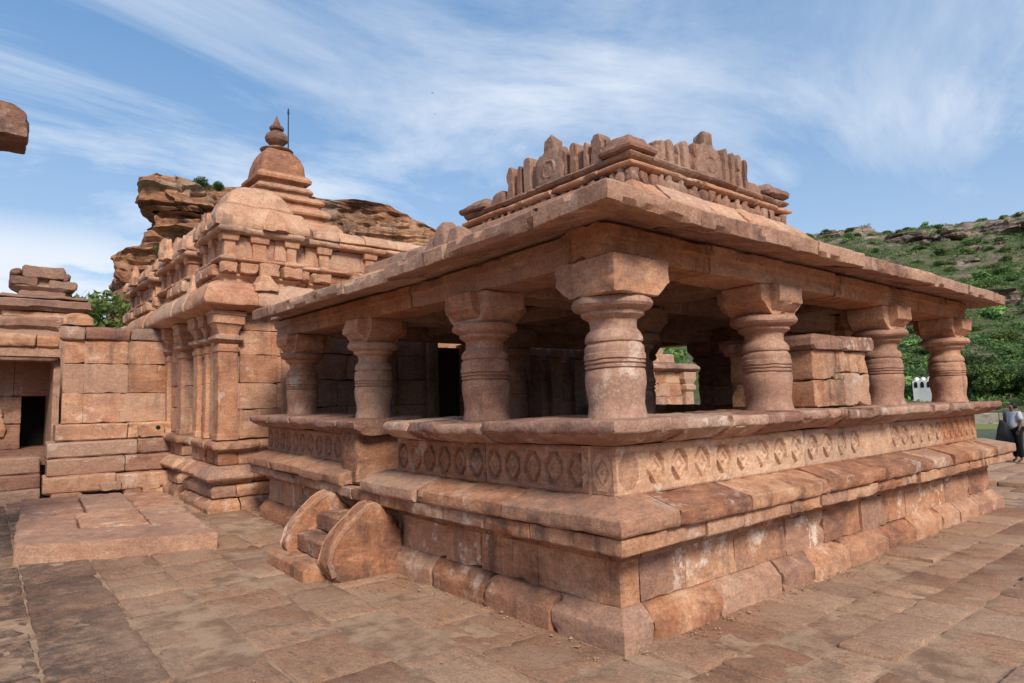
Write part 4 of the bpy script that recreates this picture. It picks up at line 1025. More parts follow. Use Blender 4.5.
# =================================================================== MASONRY PIERS ON THE BENCH
def pier(x0, x1, y0, y1, z0, z1, cz, label, k, mat=M_stone, slab=None, over=.06, rough=.012):
    t = empty('stone_pier', ((x0 + x1) / 2, (y0 + y1) / 2, z0), label, 'stone pier')
    mb = MB(); zm = z0 + (z1 - z0) * .52; R = random.Random(k)
    xm = x0 + (x1 - x0) * R.uniform(.5, .6)
    def bb(a, b_, c_, d, e, f, s): box(mb, a + .003, b_ - .003, c_, d, e + .002, f - .002, r=.018, step=.05, amp=rough, big=.012, seed=s, tint=(.4, .8))
    bb(x0, xm, y0, y1, z0, zm - .03, k); bb(xm, x1, y0 + .006, y1, z0, zm + .05, k + 1)
    xm2 = x0 + (x1 - x0) * .38; bb(x0, xm2, y0, y1, zm - .03, z1, k + 2); bb(xm2, x1 - .02, y0 + .004, y1, zm + .05, z1, k + 3)
    bb(xm2, xm, y0 + .01, y1, zm - .03, zm + .05, k + 5)
    mb.build('masonry', mat, t, origin=None, sharp=24)
    mb = MB(); box(mb, x0 - over, x1 + over, y0 - over, y1 + over, z1, cz, r=.045, step=.05, amp=.012, big=.02, seed=k + 9, tint=(.25, .4)); mb.build('cap_slab', M_slab, t, sharp=24)
    return t
pier(3.50, 4.92, .22, 1.25, 1.655, 2.30, 2.47, 'big squat pier of pink blocks with a rough cap slab, on the front bench', 4)
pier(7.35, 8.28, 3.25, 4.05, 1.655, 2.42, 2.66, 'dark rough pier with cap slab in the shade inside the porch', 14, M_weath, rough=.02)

# =================================================================== SHRINE
SX0, SX1, SY0, SY1 = -.35, 8.3, 8.72, 18.7
shrine = empty('temple_shrine', (4, 12, 0), 'tall pinkish sandstone temple shrine with stepped tower behind the porch', 'temple')
cores = MB(); loc_box(cores, .1, 8.0, 9.1, 18.2, 0, 4.6); cores.build('core', M_dark, shrine)
side = [(-.35, 18.7), (-.35, 15.0), (.0, 15.0), (.0, 14.2), (-.35, 14.2), (-.35, 11.3), (.0, 11.3), (.0, 10.35), (-.35, 10.35), (-.35, 8.72)]
front = [(1.02, 8.72), (1.02, 8.90), (8.3, 8.90)]
PL = side + front
def sh(prof, lens, name, mat=M_pale, path=PL, **kw):
    mb = MB(); d = dict(r=.02, step=.07, amp=.010, big=.014, jit=.010, corner=.22, gap=.003); d.update(kw)
    run_blocks(mb, path, prof, lens, **d); return mb.build(name, mat, shrine, sharp=24)
sh([(-.6, -.1), (.26, -.1), (.26, .10), (.20, .16), (.13, .22), (-.6, .22)], (.6, 1.0), 'base_course', M_stone, seed=1)
sh([(-.6, .215), (.17, .215), (.19, .36), (.10, .44), (-.6, .44)], (.6, 1.0), 'base_course', M_stone, seed=2)
sh([(-.6, .435), (.07, .435), (.20, .50), (.27, .56), (.27, .60), (.22, .66), (.10, .76), (-.6, .76)], (.7, 1.1), 'base_moulding', M_pale, seed=3)
sh([(-.6, .755), (.05, .755), (.05, 1.0), (-.6, 1.0)], (.5, .9), 'base_wall', M_stone, seed=4)
sh([(-.6, .995), (.07, .995), (.15, 1.03), (.18, 1.06), (.18, 1.14), (.12, 1.18), (-.6, 1.2)], (.7, 1.1), 'base_moulding', M_stone, seed=5)
zc = 1.197
for k, (h, s) in enumerate([(.52, 11), (.46, 12), (.5, 13), (.44, 14), (.30, 15)]):
    sh([(-.5, zc), (.0, zc), (.0, zc + h - .004), (-.5, zc + h - .004)], (.45, .95), 'wall_course', M_pale, seed=s, r=.008, amp=.005, big=.008, jit=.005, tint=(.2, .85), corner=.3, gap=.002); zc += h
# pilasters with flared capitals
def pilaster(x0, x1, y0, y1):
    """x0..x1, y0..y1 footprint; stands proud of the wall"""
    cx_, cy_ = (x0 + x1) / 2, (y0 + y1) / 2; hx, hy = (x1 - x0) / 2, (y1 - y0) / 2
    mb = MB(); f = lambda z, e: (z, hx + e, hy + e)
    loft_rect(mb, cx_, cy_, [f(1.19, .02), f(1.28, .02), f(1.29, 0), f(2.72, 0), f(2.73, .02), f(2.80, .03), f(2.81, .005), f(2.86, .0)], n=40, pw=30, amp=.006, big=.008, tint=random.uniform(.3, .8), seed=int(abs(x0 * 7 + y0 * 13)) % 50)
    loft_rect(mb, cx_, cy_, [f(2.862, -.02), f(2.90, .04), f(2.93, .085), f(2.98, .085), f(3.0, .02), f(3.03, .0)], n=40, pw=12, amp=.006, tint=.5, seed=4)
    loft_rect(mb, cx_, cy_, [f(3.032, .0), f(3.10, .02), f(3.20, .07), f(3.21, .10), f(3.35, .10), f(3.36, .12), f(3.425, .12)], n=40, pw=24, amp=.007, tint=.6, seed=6)
    mb.build('pilaster', M_pale, shrine, sharp=30)
pilaster(-.43, -.10, 8.64, 8.96); pilaster(.68, .98, 8.66, 8.9)
for y in (10.05, 11.32, 12.6, 13.9, 15.05, 16.6, 18.3): pilaster(-.43, -.2, y, y + .3)
pilaster(-.43, -.2, 9.45, 9.6)
# pale limewashed panel between pilasters and a small niche
mb = MB(); run_blocks(mb, [(-.355, 9.42), (-.355, 9.0)], [(-.1, 1.22), (.012, 1.22), (.012, 3.3), (-.1, 3.3)], whole=True, r=.01, step=.08, amp=.004, seed=3, tint=(.9, 1))
mb.build('wall_panel', M_die, shrine)
mb = MB(); box(mb, -.02, .06, 10.6, 11.0, 1.6, 2.7, r=.005, step=.2, tint=(.1, .2)); mb.build('niche', M_dark, shrine)
# cornice, toothed band, upper storey
KAP = [(-.6, 3.427), (.15, 3.427), (.36, 3.51), (.39, 3.54), (.375, 3.66), (.30, 3.84), (.22, 3.93), (.07, 3.97), (-.6, 3.98)]
sh(KAP, (.8, 1.5), 'cornice', M_pale, seed=21, tint=(.55, .95), amp=.016, big=.025, jit=.012, r=.03, step=.06, corner=.5)
sh([(-.6, 3.948), (-.02, 3.948), (-.02, 4.06), (.04, 4.07), (.04, 4.12), (-.6, 4.12)], (.7, 1.1), 'band_course', M_pale, seed=22)
def band(path_segs, z0, z1):
    R = random.Random(8)
    for (ax, x0, x1, c0) in path_segs:
        t = x0
        while t < x1 - .1:
            w_ = R.uniform(.20, .42)
            if R.random() < .82:
                mb = MB()
                if ax == 'y': box(mb, c0 - .13, c0 + .1, t, t + w_, z0, z1 + R.uniform(-.03, .02), r=.02, step=.05, amp=.012, seed=R.randrange(999), tint=(.4, .9))
                else: box(mb, t, t + w_, c0 - .13, c0 + .1, z0, z1 + R.uniform(-.03, .02), r=.02, step=.05, amp=.012, seed=R.randrange(999), tint=(.4, .9))
                mb.build('cornice_block', M_pale, shrine, sharp=40)
            t += w_ + R.uniform(.02, .08)
band([('y', 8.75, 10.3, -.33), ('y', 11.3, 14.2, -.33), ('y', 15, 18.6, -.33), ('y', 10.35, 11.3, .02), ('y', 14.2, 15, .02), ('x', -.42, 1.0, 8.70), ('x', 1.05, 4.6, 8.88)], 4.12, 4.34)
sh([(-.6, 4.118), (-.06, 4.118), (-.06, 4.33), (-.6, 4.33)], (.5, .9), 'upper_wall', M_stone, seed=24)
sh([(-.6, 4.328), (-.02, 4.328), (.06, 4.36), (.075, 4.40), (.03, 4.44), (-.6, 4.45)], (.6, 1.0), 'string_course', M_pale, seed=25)
sh([(-.6, 4.448), (-.10, 4.448), (-.10, 4.86), (-.6, 4.86)], (.4, .8), 'upper_wall', M_pale, seed=26, tint=(.3, .9))
for (x0, x1, y0, y1) in [(-.32, -.12, 8.76, 8.96), (.18, .42, 8.76, 8.9), (.80, .98, 8.76, 8.9), (1.5, 1.7, 8.93, 9.1), (2.5, 2.7, 8.93, 9.1), (3.4, 3.6, 8.93, 9.1), (-.31, -.1, 9.5, 9.7), (-.31, -.1, 10.1, 10.3), (-.31, -.1, 11.4, 11.6), (-.31, -.1, 12.2, 12.4), (-.31, -.1, 13.1, 13.3), (-.31, -.1, 13.9, 14.1), (-.31, -.1, 15.2, 15.4), (-.31, -.1, 16.8, 17.0), (-.31, -.1, 18.2, 18.4)]:
    mb = MB(); cx_, cy_, hx, hy = (x0 + x1) / 2, (y0 + y1) / 2, (x1 - x0) / 2, (y1 - y0) / 2
    loft_rect(mb, cx_, cy_, [(4.44, hx + .02, hy + .02), (4.47, hx, hy), (4.72, hx, hy), (4.74, hx + .04, hy + .04), (4.79, hx + .05, hy + .05), (4.865, hx + .06, hy + .06)], n=32, pw=20, amp=.007, tint=.6, seed=int(y0 * 9)); mb.build('pilaster', M_pale, shrine, sharp=30)
sh([(-.6, 4.858), (.05, 4.858), (.10, 4.90), (.10, 4.96), (.05, 4.99), (-.6, 5.0)], (.6, 1.1), 'upper_cornice', M_pale, seed=27, tint=(.5, .9))
sh([(-.6, 4.998), (.08, 4.998), (.08, 5.05), (.03, 5.16), (-.08, 5.24), (-.6, 5.26)], (.5, .9), 'coping', M_pale, path=[(1.35, 8.9), (4.9, 8.9)], seed=28, tint=(.6, 1))
# roof aedicules
def aedicule(cx_, cy_, hx, hy, z0, h, name, seed, flat=.45):
    mb = MB(); k = lambda f, p: (hx - f * hx, hy - f * hx, p)
    P = [(z0, *k(0, 40)), (z0 + .05, *k(-.03, 40)), (z0 + h * .13, *k(-.02, 40)), (z0 + h * .40, *k(.08, 36)), (z0 + h * .43, *k(.11, 30)), (z0 + h * .435, *k(.24, 24)), (z0 + h * .50, *k(.22, 24)), (z0 + h * .52, *k(.25, 20)), (z0 + h * .70, *k(.33, 12)), (z0 + h * .86, *k(.44, 8)), (z0 + h * .96, *k(.58, 6)), (z0 + h, *k(.70, 5))]
    loft_rect(mb, cx_, cy_, P, n=96, amp=.02, big=.035, tint=.75, seed=seed, freq=4); return mb.build(name, M_pale, shrine, sharp=50)
aedicule(.36, 9.52, .82, .86, 4.998, .92, 'roof_aedicule', 2)
aedicule(.45, 12.75, .86, 1.5, 4.998, .80, 'roof_aedicule', 5)
aedicule(.45, 16.85, .86, 1.8, 4.998, .78, 'roof_aedicule', 7)
for k, (x, y, w_, h_) in enumerate([(-.36, 8.80, .15, .34), (1.06, 8.80, .13, .32), (-.36, 10.25, .13, .33), (-.36, 11.4, .14, .3), (-.36, 14.1, .14, .3), (-.36, 15.2, .14, .3), (-.36, 18.4, .14, .3)]):
    mb = MB(); loft_rect(mb, x, y, [(4.99, w_, w_, 20), (4.99 + h_ * .6, w_ * .95, w_ * .95, 18), (4.99 + h_ * .65, w_ * .75, w_ * .75, 14), (4.99 + h_, w_ * .55, w_ * .55, 8)], n=32, amp=.018, big=.02, tint=.65, seed=k + 50, freq=8); mb.build('corner_stone', M_pale, shrine, sharp=30)
def gable(cx_, cy_, hx, hy, z0, z1, seed, mat=M_pale):
    mb = MB(); loft_rect(mb, cx_, cy_, [(z0, hx, hy, 14), (z0 + (z1 - z0) * .35, hx * 1.04, hy * 1.02, 12), (z0 + (z1 - z0) * .42, hx * .85, hy * .9, 10), (z0 + (z1 - z0) * .8, hx * .62, hy * .8, 8), (z1, hx * .42, hy * .6, 6)], n=40, amp=.03, big=.05, tint=.7, seed=seed, freq=7); mb.build('carved_gable', mat, shrine, sharp=50)
gable(.52, 8.66, .24, .08, 4.99, 5.34, 1); gable(-.46, 9.5, .07, .2, 4.99, 5.36, 2); gable(.25, 10.85, .25, .24, 4.99, 5.85, 3); gable(.2, 14.55, .3, .28, 4.99, 5.95, 4); gable(-.48, 12.7, .1, .28, 4.99, 5.5, 5); gable(-.48, 16.8, .1, .3, 4.99, 5.5, 6); gable(.05, 14.9, .2, .2, 4.95, 5.55, 8)
gable(.0, 11.15, .22, .2, 4.95, 5.5, 9)
gable(-.40, 10.4, .14, .16, 3.85, 4.3, 7); gable(.3, 8.5, .2, .14, 3.80, 4.12, 9); gable(2.0, 8.6, .16, .12, 3.83, 4.12, 10)
# blocks trailing right along the roof
mb = MB()
for k, (a, b_, z1) in enumerate([(4.9, 5.6, 5.3), (5.6, 6.4, 5.18), (6.4, 7.3, 5.2), (7.3, 8.2, 5.1)]): box(mb, a + .01, b_, 8.85, 9.5, 4.9, z1, r=.03, step=.08, amp=.02, big=.03, seed=k, tint=(.5, .9))
mb.build('parapet', M_pale, shrine, sharp=24)
# ---- stepped tower
TCX, TCY = 2.3, 13.7
tower = MB()
def tier(z0, z1, hw, over, t, seed, mbx):
    loft_rect(mbx, TCX, TCY, [(z0, hw - .05, hw - .05), (z0 + (z1 - z0) * .45, hw - .05, hw - .05), (z0 + (z1 - z0) * .5, hw + over - .02, hw + over - .02), (z0 + (z1 - z0) * .62, hw + over, hw + over), (z0 + (z1 - z0) * .8, hw + over - .03, hw + over - .03), (z1, hw - .04, hw - .04)], n=72, pw=26, amp=.012, big=.018, tint=t, seed=seed)
for nm, z0, z1, hw, ov, t, s in [('tower_tier', 4.9, 5.75, 1.5, .10, .7, 1), ('tower_tier', 5.75, 6.35, 1.25, .09, .7, 2), ('tower_tier', 6.35, 6.76, 1.0, .09, .7, 3), ('tower_tier', 6.76, 7.08, .92, .06, .6, 4), ('tower_tier', 7.08, 7.38, .70, .05, .5, 5)]:
    mb = MB(); tier(z0, z1, hw, ov, t, s, mb); mb.build(nm, M_pale, shrine, sharp=30)
mb = MB(); loft_rect(mb, TCX, TCY, [(7.355, .56, .56), (7.50, .57, .57), (7.53, .71, .71), (7.60, .72, .72), (7.68, .65, .65), (7.70, .63, .63)], n=72, pw=26, amp=.010, big=.012, tint=.45, seed=8); mb.build('tower_tier', M_pale, shrine, sharp=30)
mb = MB(); loft_rect(mb, TCX, TCY, [(7.702, .60, .60, 14), (7.80, .59, .59, 12), (8.0, .57, .57, 10), (8.2, .51, .51, 8), (8.34, .42, .42, 6), (8.43, .33, .33, 5), (8.45, .28, .28, 4)], n=72, amp=.012, big=.016, tint=.25, seed=9); dome = mb.build('tower_dome', M_stone, shrine, sharp=50)
mb = MB(); th = np.linspace(0, 2 * math.pi, 97)[:-1]
lathe(mb, TCX, TCY, [(.30, 8.43), (.40, 8.46), (.42, 8.49), (.34, 8.53), (.20, 8.56)], 48, .012, seed=3, tint=.2)
mb.build('lotus_slab', M_weath, shrine, sharp=50)
mb = MB(); lathe(mb, TCX, TCY, [(.16, 8.55), (.14, 8.59), (.13, 8.63), (.20, 8.68), (.28, 8.76), (.30, 8.84), (.27, 8.93), (.18, 9.0), (.12, 9.02), (.12, 9.05), (.18, 9.08), (.19, 9.13), (.15, 9.18), (.10, 9.2), (.085, 9.27), (.05, 9.36), (.02, 9.44), (.01, 9.47)], 36, .004, seed=4, tint=.15)
mb.build('finial', M_weath, shrine, sharp=30)
mb = MB(); lathe(mb, TCX + .27, TCY - .12, [(.018, 8.5), (.016, 9.55), (.028, 9.56), (.028, 9.62), (.012, 9.72)], 10, 0); mb.build('lightning_rod', M_iron, shrine)

# ---- inner wall of the porch: belongs to the shrine front
mb = MB(); mb2 = MB(); zc = .8
for k in range(5):
    run_blocks(mb, [(.75, 7.9), (3.28, 7.9)], [(-.3, zc), (0, zc), (0, zc + .468), (-.3, zc + .468)], (.6, 1.1), seed=80 + k, tint=(.3, .8), r=.01, step=.12)
    run_blocks(mb2, [(4.45, 7.9), (8.4, 7.9)], [(-.3, zc), (0, zc), (0, zc + .468), (-.3, zc + .468)], (.6, 1.1), seed=90 + k, tint=(.3, .8), r=.01, step=.12); zc += .47
mb.build('inner_wall', M_dark, shrine); mb2.build('inner_wall', M_dark, shrine)
mb = MB(); run_blocks(mb, [(3.2, 7.86), (4.5, 7.86)], [(-.2, 2.98), (0, 2.98), (0, 3.18), (-.2, 3.18)], whole=True); mb.build('lintel', M_dark, shrine)
for k, (x0, x1, y0) in enumerate([(3.28, 3.40, 7.80), (3.40, 3.52, 7.88), (3.52, 3.60, 7.94), (4.33, 4.45, 7.80), (4.22, 4.33, 7.88)]):
    mb = MB(); box(mb, x0 + .002, x1 - .002, y0, 8.2, .82, 2.98, r=.01, step=.15, tint=(.1, .4), seed=k); mb.build('door_jamb', M_dark, shrine)
mb = MB(); box(mb, 3.6, 4.22, 8.10, 8.16, .84, 2.90, r=.004, step=.3, amp=.001, big=.001); d = mb.build('door', M_wood, shrine)
mb = MB()
for kx in (3.72, 3.98):
    for kz in range(4):
        box(mb, kx, kx + .19, 8.075, 8.105, .95 + kz * .48, 1.33 + kz * .48, r=.008, step=.1, amp=.001, big=.001)
mb.build('door_panel', M_wood, d)
mb = MB(); lathe(mb, 3.93, 8.06, [(.001, 1.86), (.02, 1.87), (.028, 1.9), (.02, 1.93), (.001, 1.94)], 12, 0); mb.build('door_knob', M_brass, d)
for k, x in enumerate((2.2, 5.9, 6.55, 7.3)):
    mb = MB(); box(mb, x, x + .34, 7.78, 7.95, .82, 2.75, r=.015, step=.12, tint=(.5, .9), seed=k); box(mb, x - .05, x + .39, 7.74, 7.95, 2.75, 2.95, r=.02, step=.1, tint=(.5, .9), seed=k + 5); mb.build('wall_pilaster', M_weath, shrine)

# =================================================================== LEFT: RUINED WALL ON STEPPED BASE
wall = empty('stone_wall', (-1.5, 12.5, 0), 'tall block wall on a stepped base left of the temple shrine', 'wall')
for k, (x0, y0, z0, z1, mat) in enumerate([(-2.62, 11.96, .12, .44, M_pale), (-2.56, 12.20, .44, .77, M_weath), (-2.56, 12.42, .77, 1.08, M_weath), (-2.42, 12.62, 1.08, 1.42, M_stone)]):
    mb = MB(); run_blocks(mb, [(x0, y0), (-.30, y0 - .06)], [(-.8, z0), (0, z0), (.01, z1 - .01), (-.8, z1 - .004)], (1.0, 1.6), r=.03, step=.07, amp=.012, big=.02, jit=.012, seed=60 + k, tint=(.35, .8)); mb.build('base_course', mat, wall, sharp=24)
zc = 1.42
for k, h in enumerate((.62, .62, .50)):
    mb = MB(); run_blocks(mb, [(-2.22, 13.5), (-2.30, 12.82), (-.25, 12.78)], [(-.5, zc), (0, zc), (0, zc + h - .004), (-.5, zc + h - .004)], (.55, .95), r=.008, step=.08, amp=.005, big=.01, jit=.006, seed=70 + k, tint=(.35, .8), gap=.001); mb.build('wall_course', M_pale if k != 1 else M_stone, wall, sharp=24); zc += h
mb = MB(); run_blocks(mb, [(-2.2, 13.5), (-2.30, 12.82), (-.25, 12.78)], [(-.5, 3.165), (.08, 3.165), (.10, 3.40), (.03, 3.45), (-.5, 3.45)], (.6, 1.1), r=.03, step=.07, amp=.012, big=.02, jit=.02, seed=75, tint=(.2, .7)); mb.build('coping', M_weath, wall, sharp=24)
cst = MB(); loft_rect(cst, -2.08, 13.0, [(3.452, .27, .22, 10), (3.60, .27, .22, 8), (3.68, .2, .16, 5), (3.71, .1, .08, 4)], n=48, amp=.015, big=.02, tint=.6, seed=4); o = cst.build('loose_stone', M_stone, sharp=24); tag(o, 'single rounded stone sitting on the wall coping near its left end', 'stone')
mb = MB(); R = random.Random(4)
small = [(-1.72, -1.35, .15, .30), (-1.3, -1.0, .02, .12), (-.98, -.66, .10, .2), (-.98, -.6, .0, .1), (-.62, -.32, .0, .22), (-2.5, -2.0, -.02, .14)]
for k, (a, b_, z0, z1) in enumerate(small):
    mb = MB(); box(mb, a, b_, 11.84, 12.2, z0 - .03, z1, r=.03, step=.05, amp=.015, big=.02, seed=k, tint=(.5, .95), rot=R.gauss(0, .05)); o = mb.build('packing_stone', M_stone, sharp=24)
    tag(o, ['flat pink stone wedged under the wall base, left of centre', 'thin low stone under the wall base, middle of the row', 'pale flat stone stacked on another at the wall foot', 'thin stone underneath the pale flat stone at the wall foot', 'squarish stone at the wall foot nearest the shrine', 'dark low stone at the left end of the wall foot'][k], 'stone')
# spout stone with a round hole shown by a black disc
mb = MB(); box(mb, -.98, -.48, 12.45, 12.8, 1.10, 1.38, r=.04, amp=.01, big=.02, seed=4, tint=(.4, .6)); o = mb.build('spout_stone', M_stone, wall, sharp=24)
mb = MB(); lathe(mb, -.62, 12.44, [(.001, 0), (.045, 0), (.045, .06), (.001, .06)], 16, 0)
v = mb.v[0]; zq = v[:, 2].copy(); yy = v[:, 1] - 12.44; v[:, 2] = 1.30 + yy; v[:, 1] = 12.432 + zq; o2 = mb.build('spout_hole', M_blackv, o); o2.location = (0, 0, 0)

# ---- low stone platform
mb = MB()
def plat_w(x0, x1, y0, y1, seed, z1=.22, tint=(.6, .8)): box(mb, x0, x1, y0, y1, -.05, z1, r=.025, step=.045, amp=.013, big=.022, seed=seed, tint=(max(tint[0] - .3, 0), tint[1]))
plat_w(-1.08, 1.12, -1.9, -1.0, 1, .215, (.75, .85)); plat_w(-1.08, -.35, -.98, .1, 2, .20, (.55, .65)); plat_w(-.33, .5, -.98, .2, 3, .22, (.7, .8)); plat_w(.52, 1.14, -.98, .4, 4, .21, (.75, .85)); plat_w(-1.05, -.2, .12, 2.1, 5, .21, (.4, .5)); plat_w(-.18, .5, .22, 2.2, 6, .225, (.5, .6)); plat_w(.52, 1.16, .42, 2.3, 7, .21, (.6, .7))
a = math.radians(-21)
c, s = math.cos(a), math.sin(a)
for v in mb.v:
    Y = v[:, 1].copy(); X = v[:, 0] - .10 * (Y + 1.9); Y = Y * 1.18
    v[:, 0] = -1.93 + X * c - Y * s * .35; v[:, 1] = 8.25 + X * s + Y * c
o = mb.build('stone_platform', M_pale, sharp=24); tag(o, 'low broad platform of split slabs on the paving before the wall', 'platform')

# ---- low building with a doorway, far left
lb = empty('doorway_building', (-4, 14, 0), 'low shaded stone building with a dark doorway at the left edge', 'building')
for k, (z0, z1, y0) in enumerate([(-.05, .22, 12.3), (.22, .5, 12.45), (.5, .82, 12.6)]):
    mb = MB(); run_blocks(mb, [(-8, y0), (-2.64, y0)], [(-1.2, z0), (0, z0), (0, z1 - .004), (-1.2, z1 - .004)], (.7, 1.3), r=.03, step=.09, amp=.014, big=.02, jit=.02, seed=30 + k, tint=(.2, .8)); mb.build('base_course', M_weath, lb, sharp=24)
mb = MB(); box(mb, -8, -2.3, 13.2, 16, .6, .86, r=.01, step=.3, tint=(.3, .4)); mb.build('floor', M_weath, lb)
mb = MB(); run_blocks(mb, [(-8, 14.5), (-2.90, 14.5)], [(-.3, .86), (0, .86), (0, 1.4), (-.3, 1.4)], (.8, 1.2), seed=1); run_blocks(mb, [(-8, 14.5), (-2.90, 14.5)], [(-.3, 1.404), (0, 1.404), (0, 2.0), (-.3, 2.0)], (.8, 1.2), seed=2); run_blocks(mb, [(-8, 14.5), (-2.25, 14.5)], [(-.3, 2.004), (0, 2.004), (0, 2.8), (-.3, 2.8)], (.8, 1.2), seed=3); run_blocks(mb, [(-2.42, 14.5), (-2.2, 14.5)], [(-.3, .86), (0, .86), (0, 2.0), (-.3, 2.0)], whole=True, seed=4)
mb.build('wall', M_weath, lb)
mb = MB(); box(mb, -3.0, -2.3, 15.6, 15.7, .8, 2.1, r=.005, step=.3); mb.build('inner_wall', M_blackv, lb)  # black panel painted as the shade behind the doorway
mb = MB(); loft_rect(mb, -3.28, 14.46, [(1.15, .10, .04, 4), (1.3, .14, .05, 4), (1.5, .09, .05, 4), (1.55, .06, .05, 3), (1.68, .07, .05, 3), (1.72, .03, .03, 3)], n=24, amp=.012, tint=.6, seed=3); mb.build('carved_figure', M_stone, lb)
mb = MB(); run_blocks(mb, [(-8, 13.35), (-2.36, 13.35)], [(-.5, 2.72), (0, 2.72), (.03, 2.95), (0, 3.0), (-.5, 3.0)], (2.5, 3.0), seed=5, r=.02, tint=(.3, .5)); mb.build('lintel', M_weath, lb)
mb = MB(); run_blocks(mb, [(-8, 13.3), (-2.36, 13.3)], [(-.8, 3.004), (.05, 3.004), (.08, 3.22), (0, 3.28), (-.8, 3.3)], (.6, .9), seed=6, r=.03, jit=.02, amp=.014, big=.02, tint=(.5, .95)); mb.build('coping', M_stone, lb)
mb = MB(); box(mb, -8, -2.3, 13.3, 17.5, 2.81, 2.998, r=.01, step=.5); mb.build('roof_slab', M_dark, lb)
mb = MB(); box(mb, -2.42, -2.3, 13.55, 17, .86, 2.81, r=.01, step=.3); mb.build('side_wall', M_dark, lb)

# ---- small ruined shrine roof behind it
sm = empty('ruined_shrine', (-2.9, 16.6, 0), 'small dark ruined shrine with a stepped stacked-slab roof behind the doorway building', 'shrine')
bx, by = -2.50, 16.9
mb = MB(); loc_box(mb, bx - .9, bx + .8, by - .9, by + .9, 0, 3.9); mb.build('wall', M_dark, sm)
def sm_t(z0, z1, hx0, hx1, cxo, t, s, nm='roof_tier', mat=M_weath, hyf=1.0):
    z0 += -.28; z1 += -.28; m_ = MB(); zm = z0 + (z1 - z0) * .35
    loft_rect(m_, bx + cxo, by, [(z0, hx0, hx0 * hyf), (zm, hx1, hx1 * hyf), (z1 - .03, hx1, hx1 * hyf), (z1, hx1 - .05, hx1 * hyf - .05)], n=64, pw=18, amp=.02, big=.025, tint=t, seed=s); m_.build(nm, mat, sm, sharp=24)
SMZ = -.28
sm_t(3.86, 4.14, .9, 1.0, -.05, .4, 1); sm_t(4.14, 4.35, .72, .78, .0, .9, 2, mat=M_pale); sm_t(4.35, 4.62, .85, .98, .02, .35, 3); sm_t(4.62, 4.72, .60, .90, .02, .3, 4); sm_t(4.72, 4.90, .45, .48, .0, .5, 5)
m_ = MB()
for k, (x0, x1, z0, z1) in enumerate([(-.66, -.10, 5.0, 5.22), (.12, .70, 4.96, 5.18), (-.66, -.42, 5.22, 5.40), (-.44, .44, 5.20, 5.50), (.40, .56, 5.17, 5.36)]):
    box(m_, bx + x0, bx + x1, by - .55, by + .55, z0 - .28, z1 - .28, r=.04, step=.07, amp=.02, big=.03, seed=k, tint=(.2, .5))
loft_rect(m_, bx, by, [(4.60, .45, .45), (4.70, .62, .55), (4.77, .60, .5), (4.78, .3, .4), (4.97, .3, .4)], n=48, pw=12, amp=.02, tint=.2)
m_.build('roof_cap', M_weath, sm, sharp=24)

# ---- projecting stone eave of the building beside the camera (its end shows at the upper left)
nb2 = empty('stone_canopy', (-4.3, 6.6, 0), 'dark weathered eave stone jutting in from the upper left edge', 'eave')
mb = MB(); run_blocks(mb, [(-3.30, 5.0), (-3.30, 5.6)], [(-3.6, 4.64), (.0, 4.66), (.01, 4.84), (-.03, 4.93), (-.13, 4.99), (-3.6, 5.25)], whole=True, r=.012, step=.04, amp=.014, big=.03, seed=9, tint=(.1, .2))
nb2_wall = MB(); zc = 0
for h in (.6, .55, .6, .5, .6, .55, .6, .58):
    run_blocks(nb2_wall, [(-7.2, 4.9), (-4.35, 4.9), (-4.35, 6.4)], [(-.5, zc), (0, zc), (0, zc + h - .004), (-.5, zc + h - .004)], (.6, 1.0), r=.01, step=.12, seed=int(zc * 10), tint=(.2, .8)); zc += h
nb2_wall.build('wall', M_weath, nb2)
eave = mb.build('eave_stone', M_weath, nb2, sharp=24)

# =================================================================== FAR TEMPLE SEEN THROUGH THE PORCH
ft = empty('far_temple', (17, 12.6, 0), 'sunlit reddish stone temple wall seen through the dark porch', 'temple')
zc = .2
mb = MB()
for k, h in enumerate((.5, .5, .55, .5, .42)):
    run_blocks(mb, [(14.6, 12.1), (18.0, 12.1), (18.0, 15)], [(-.4, zc), (0, zc), (0, zc + h - .004), (-.4, zc + h - .004)], (.5, .9), r=.01, step=.12, seed=k, tint=(.1, .9)); zc += h
mb.build('wall', M_stone, ft)
for k, x in enumerate((15.0, 17.55)):
    mb = MB(); loft_rect(mb, x, 12.05, [(.2, .26, .12), (1.9, .24, .12), (2.0, .32, .2), (2.15, .32, .2), (2.2, .26, .14), (2.4, .40, .2), (2.66, .40, .2)], n=32, pw=20, amp=.01, tint=.8, seed=k); mb.build('pilaster', M_pale, ft, sharp=30)
mb = MB(); run_blocks(mb, [(14.4, 12.1), (18.0, 12.1), (18.0, 15)], [(-.4, 2.67), (.05, 2.67), (.32, 2.78), (.30, 2.86), (.05, 3.0), (-.4, 3.0)], (.7, 1.2), r=.02, step=.1, seed=7); mb.build('cornice', M_weath, ft, sharp=24)
mb = MB(); run_blocks(mb, [(14.4, 12.3), (17.2, 12.3)], [(-.4, 3.0), (.0, 3.0), (.0, 3.35), (-.4, 3.3)], (.5, .8), r=.03, step=.1, seed=8, amp=.02); run_blocks(mb, [(14.4, 12.6), (16.9, 12.6)], [(-.4, 3.3), (.0, 3.3), (.0, 3.75), (-.4, 3.7)], (.5, .8), r=.03, step=.1, seed=8, amp=.02); mb.build('parapet', M_pale, ft, sharp=24)
p = (19.5, 17, 1.0); tree('shade_tree', 0, p, 4.2, 1, 'green tree crown showing above the far temple wall through the porch')

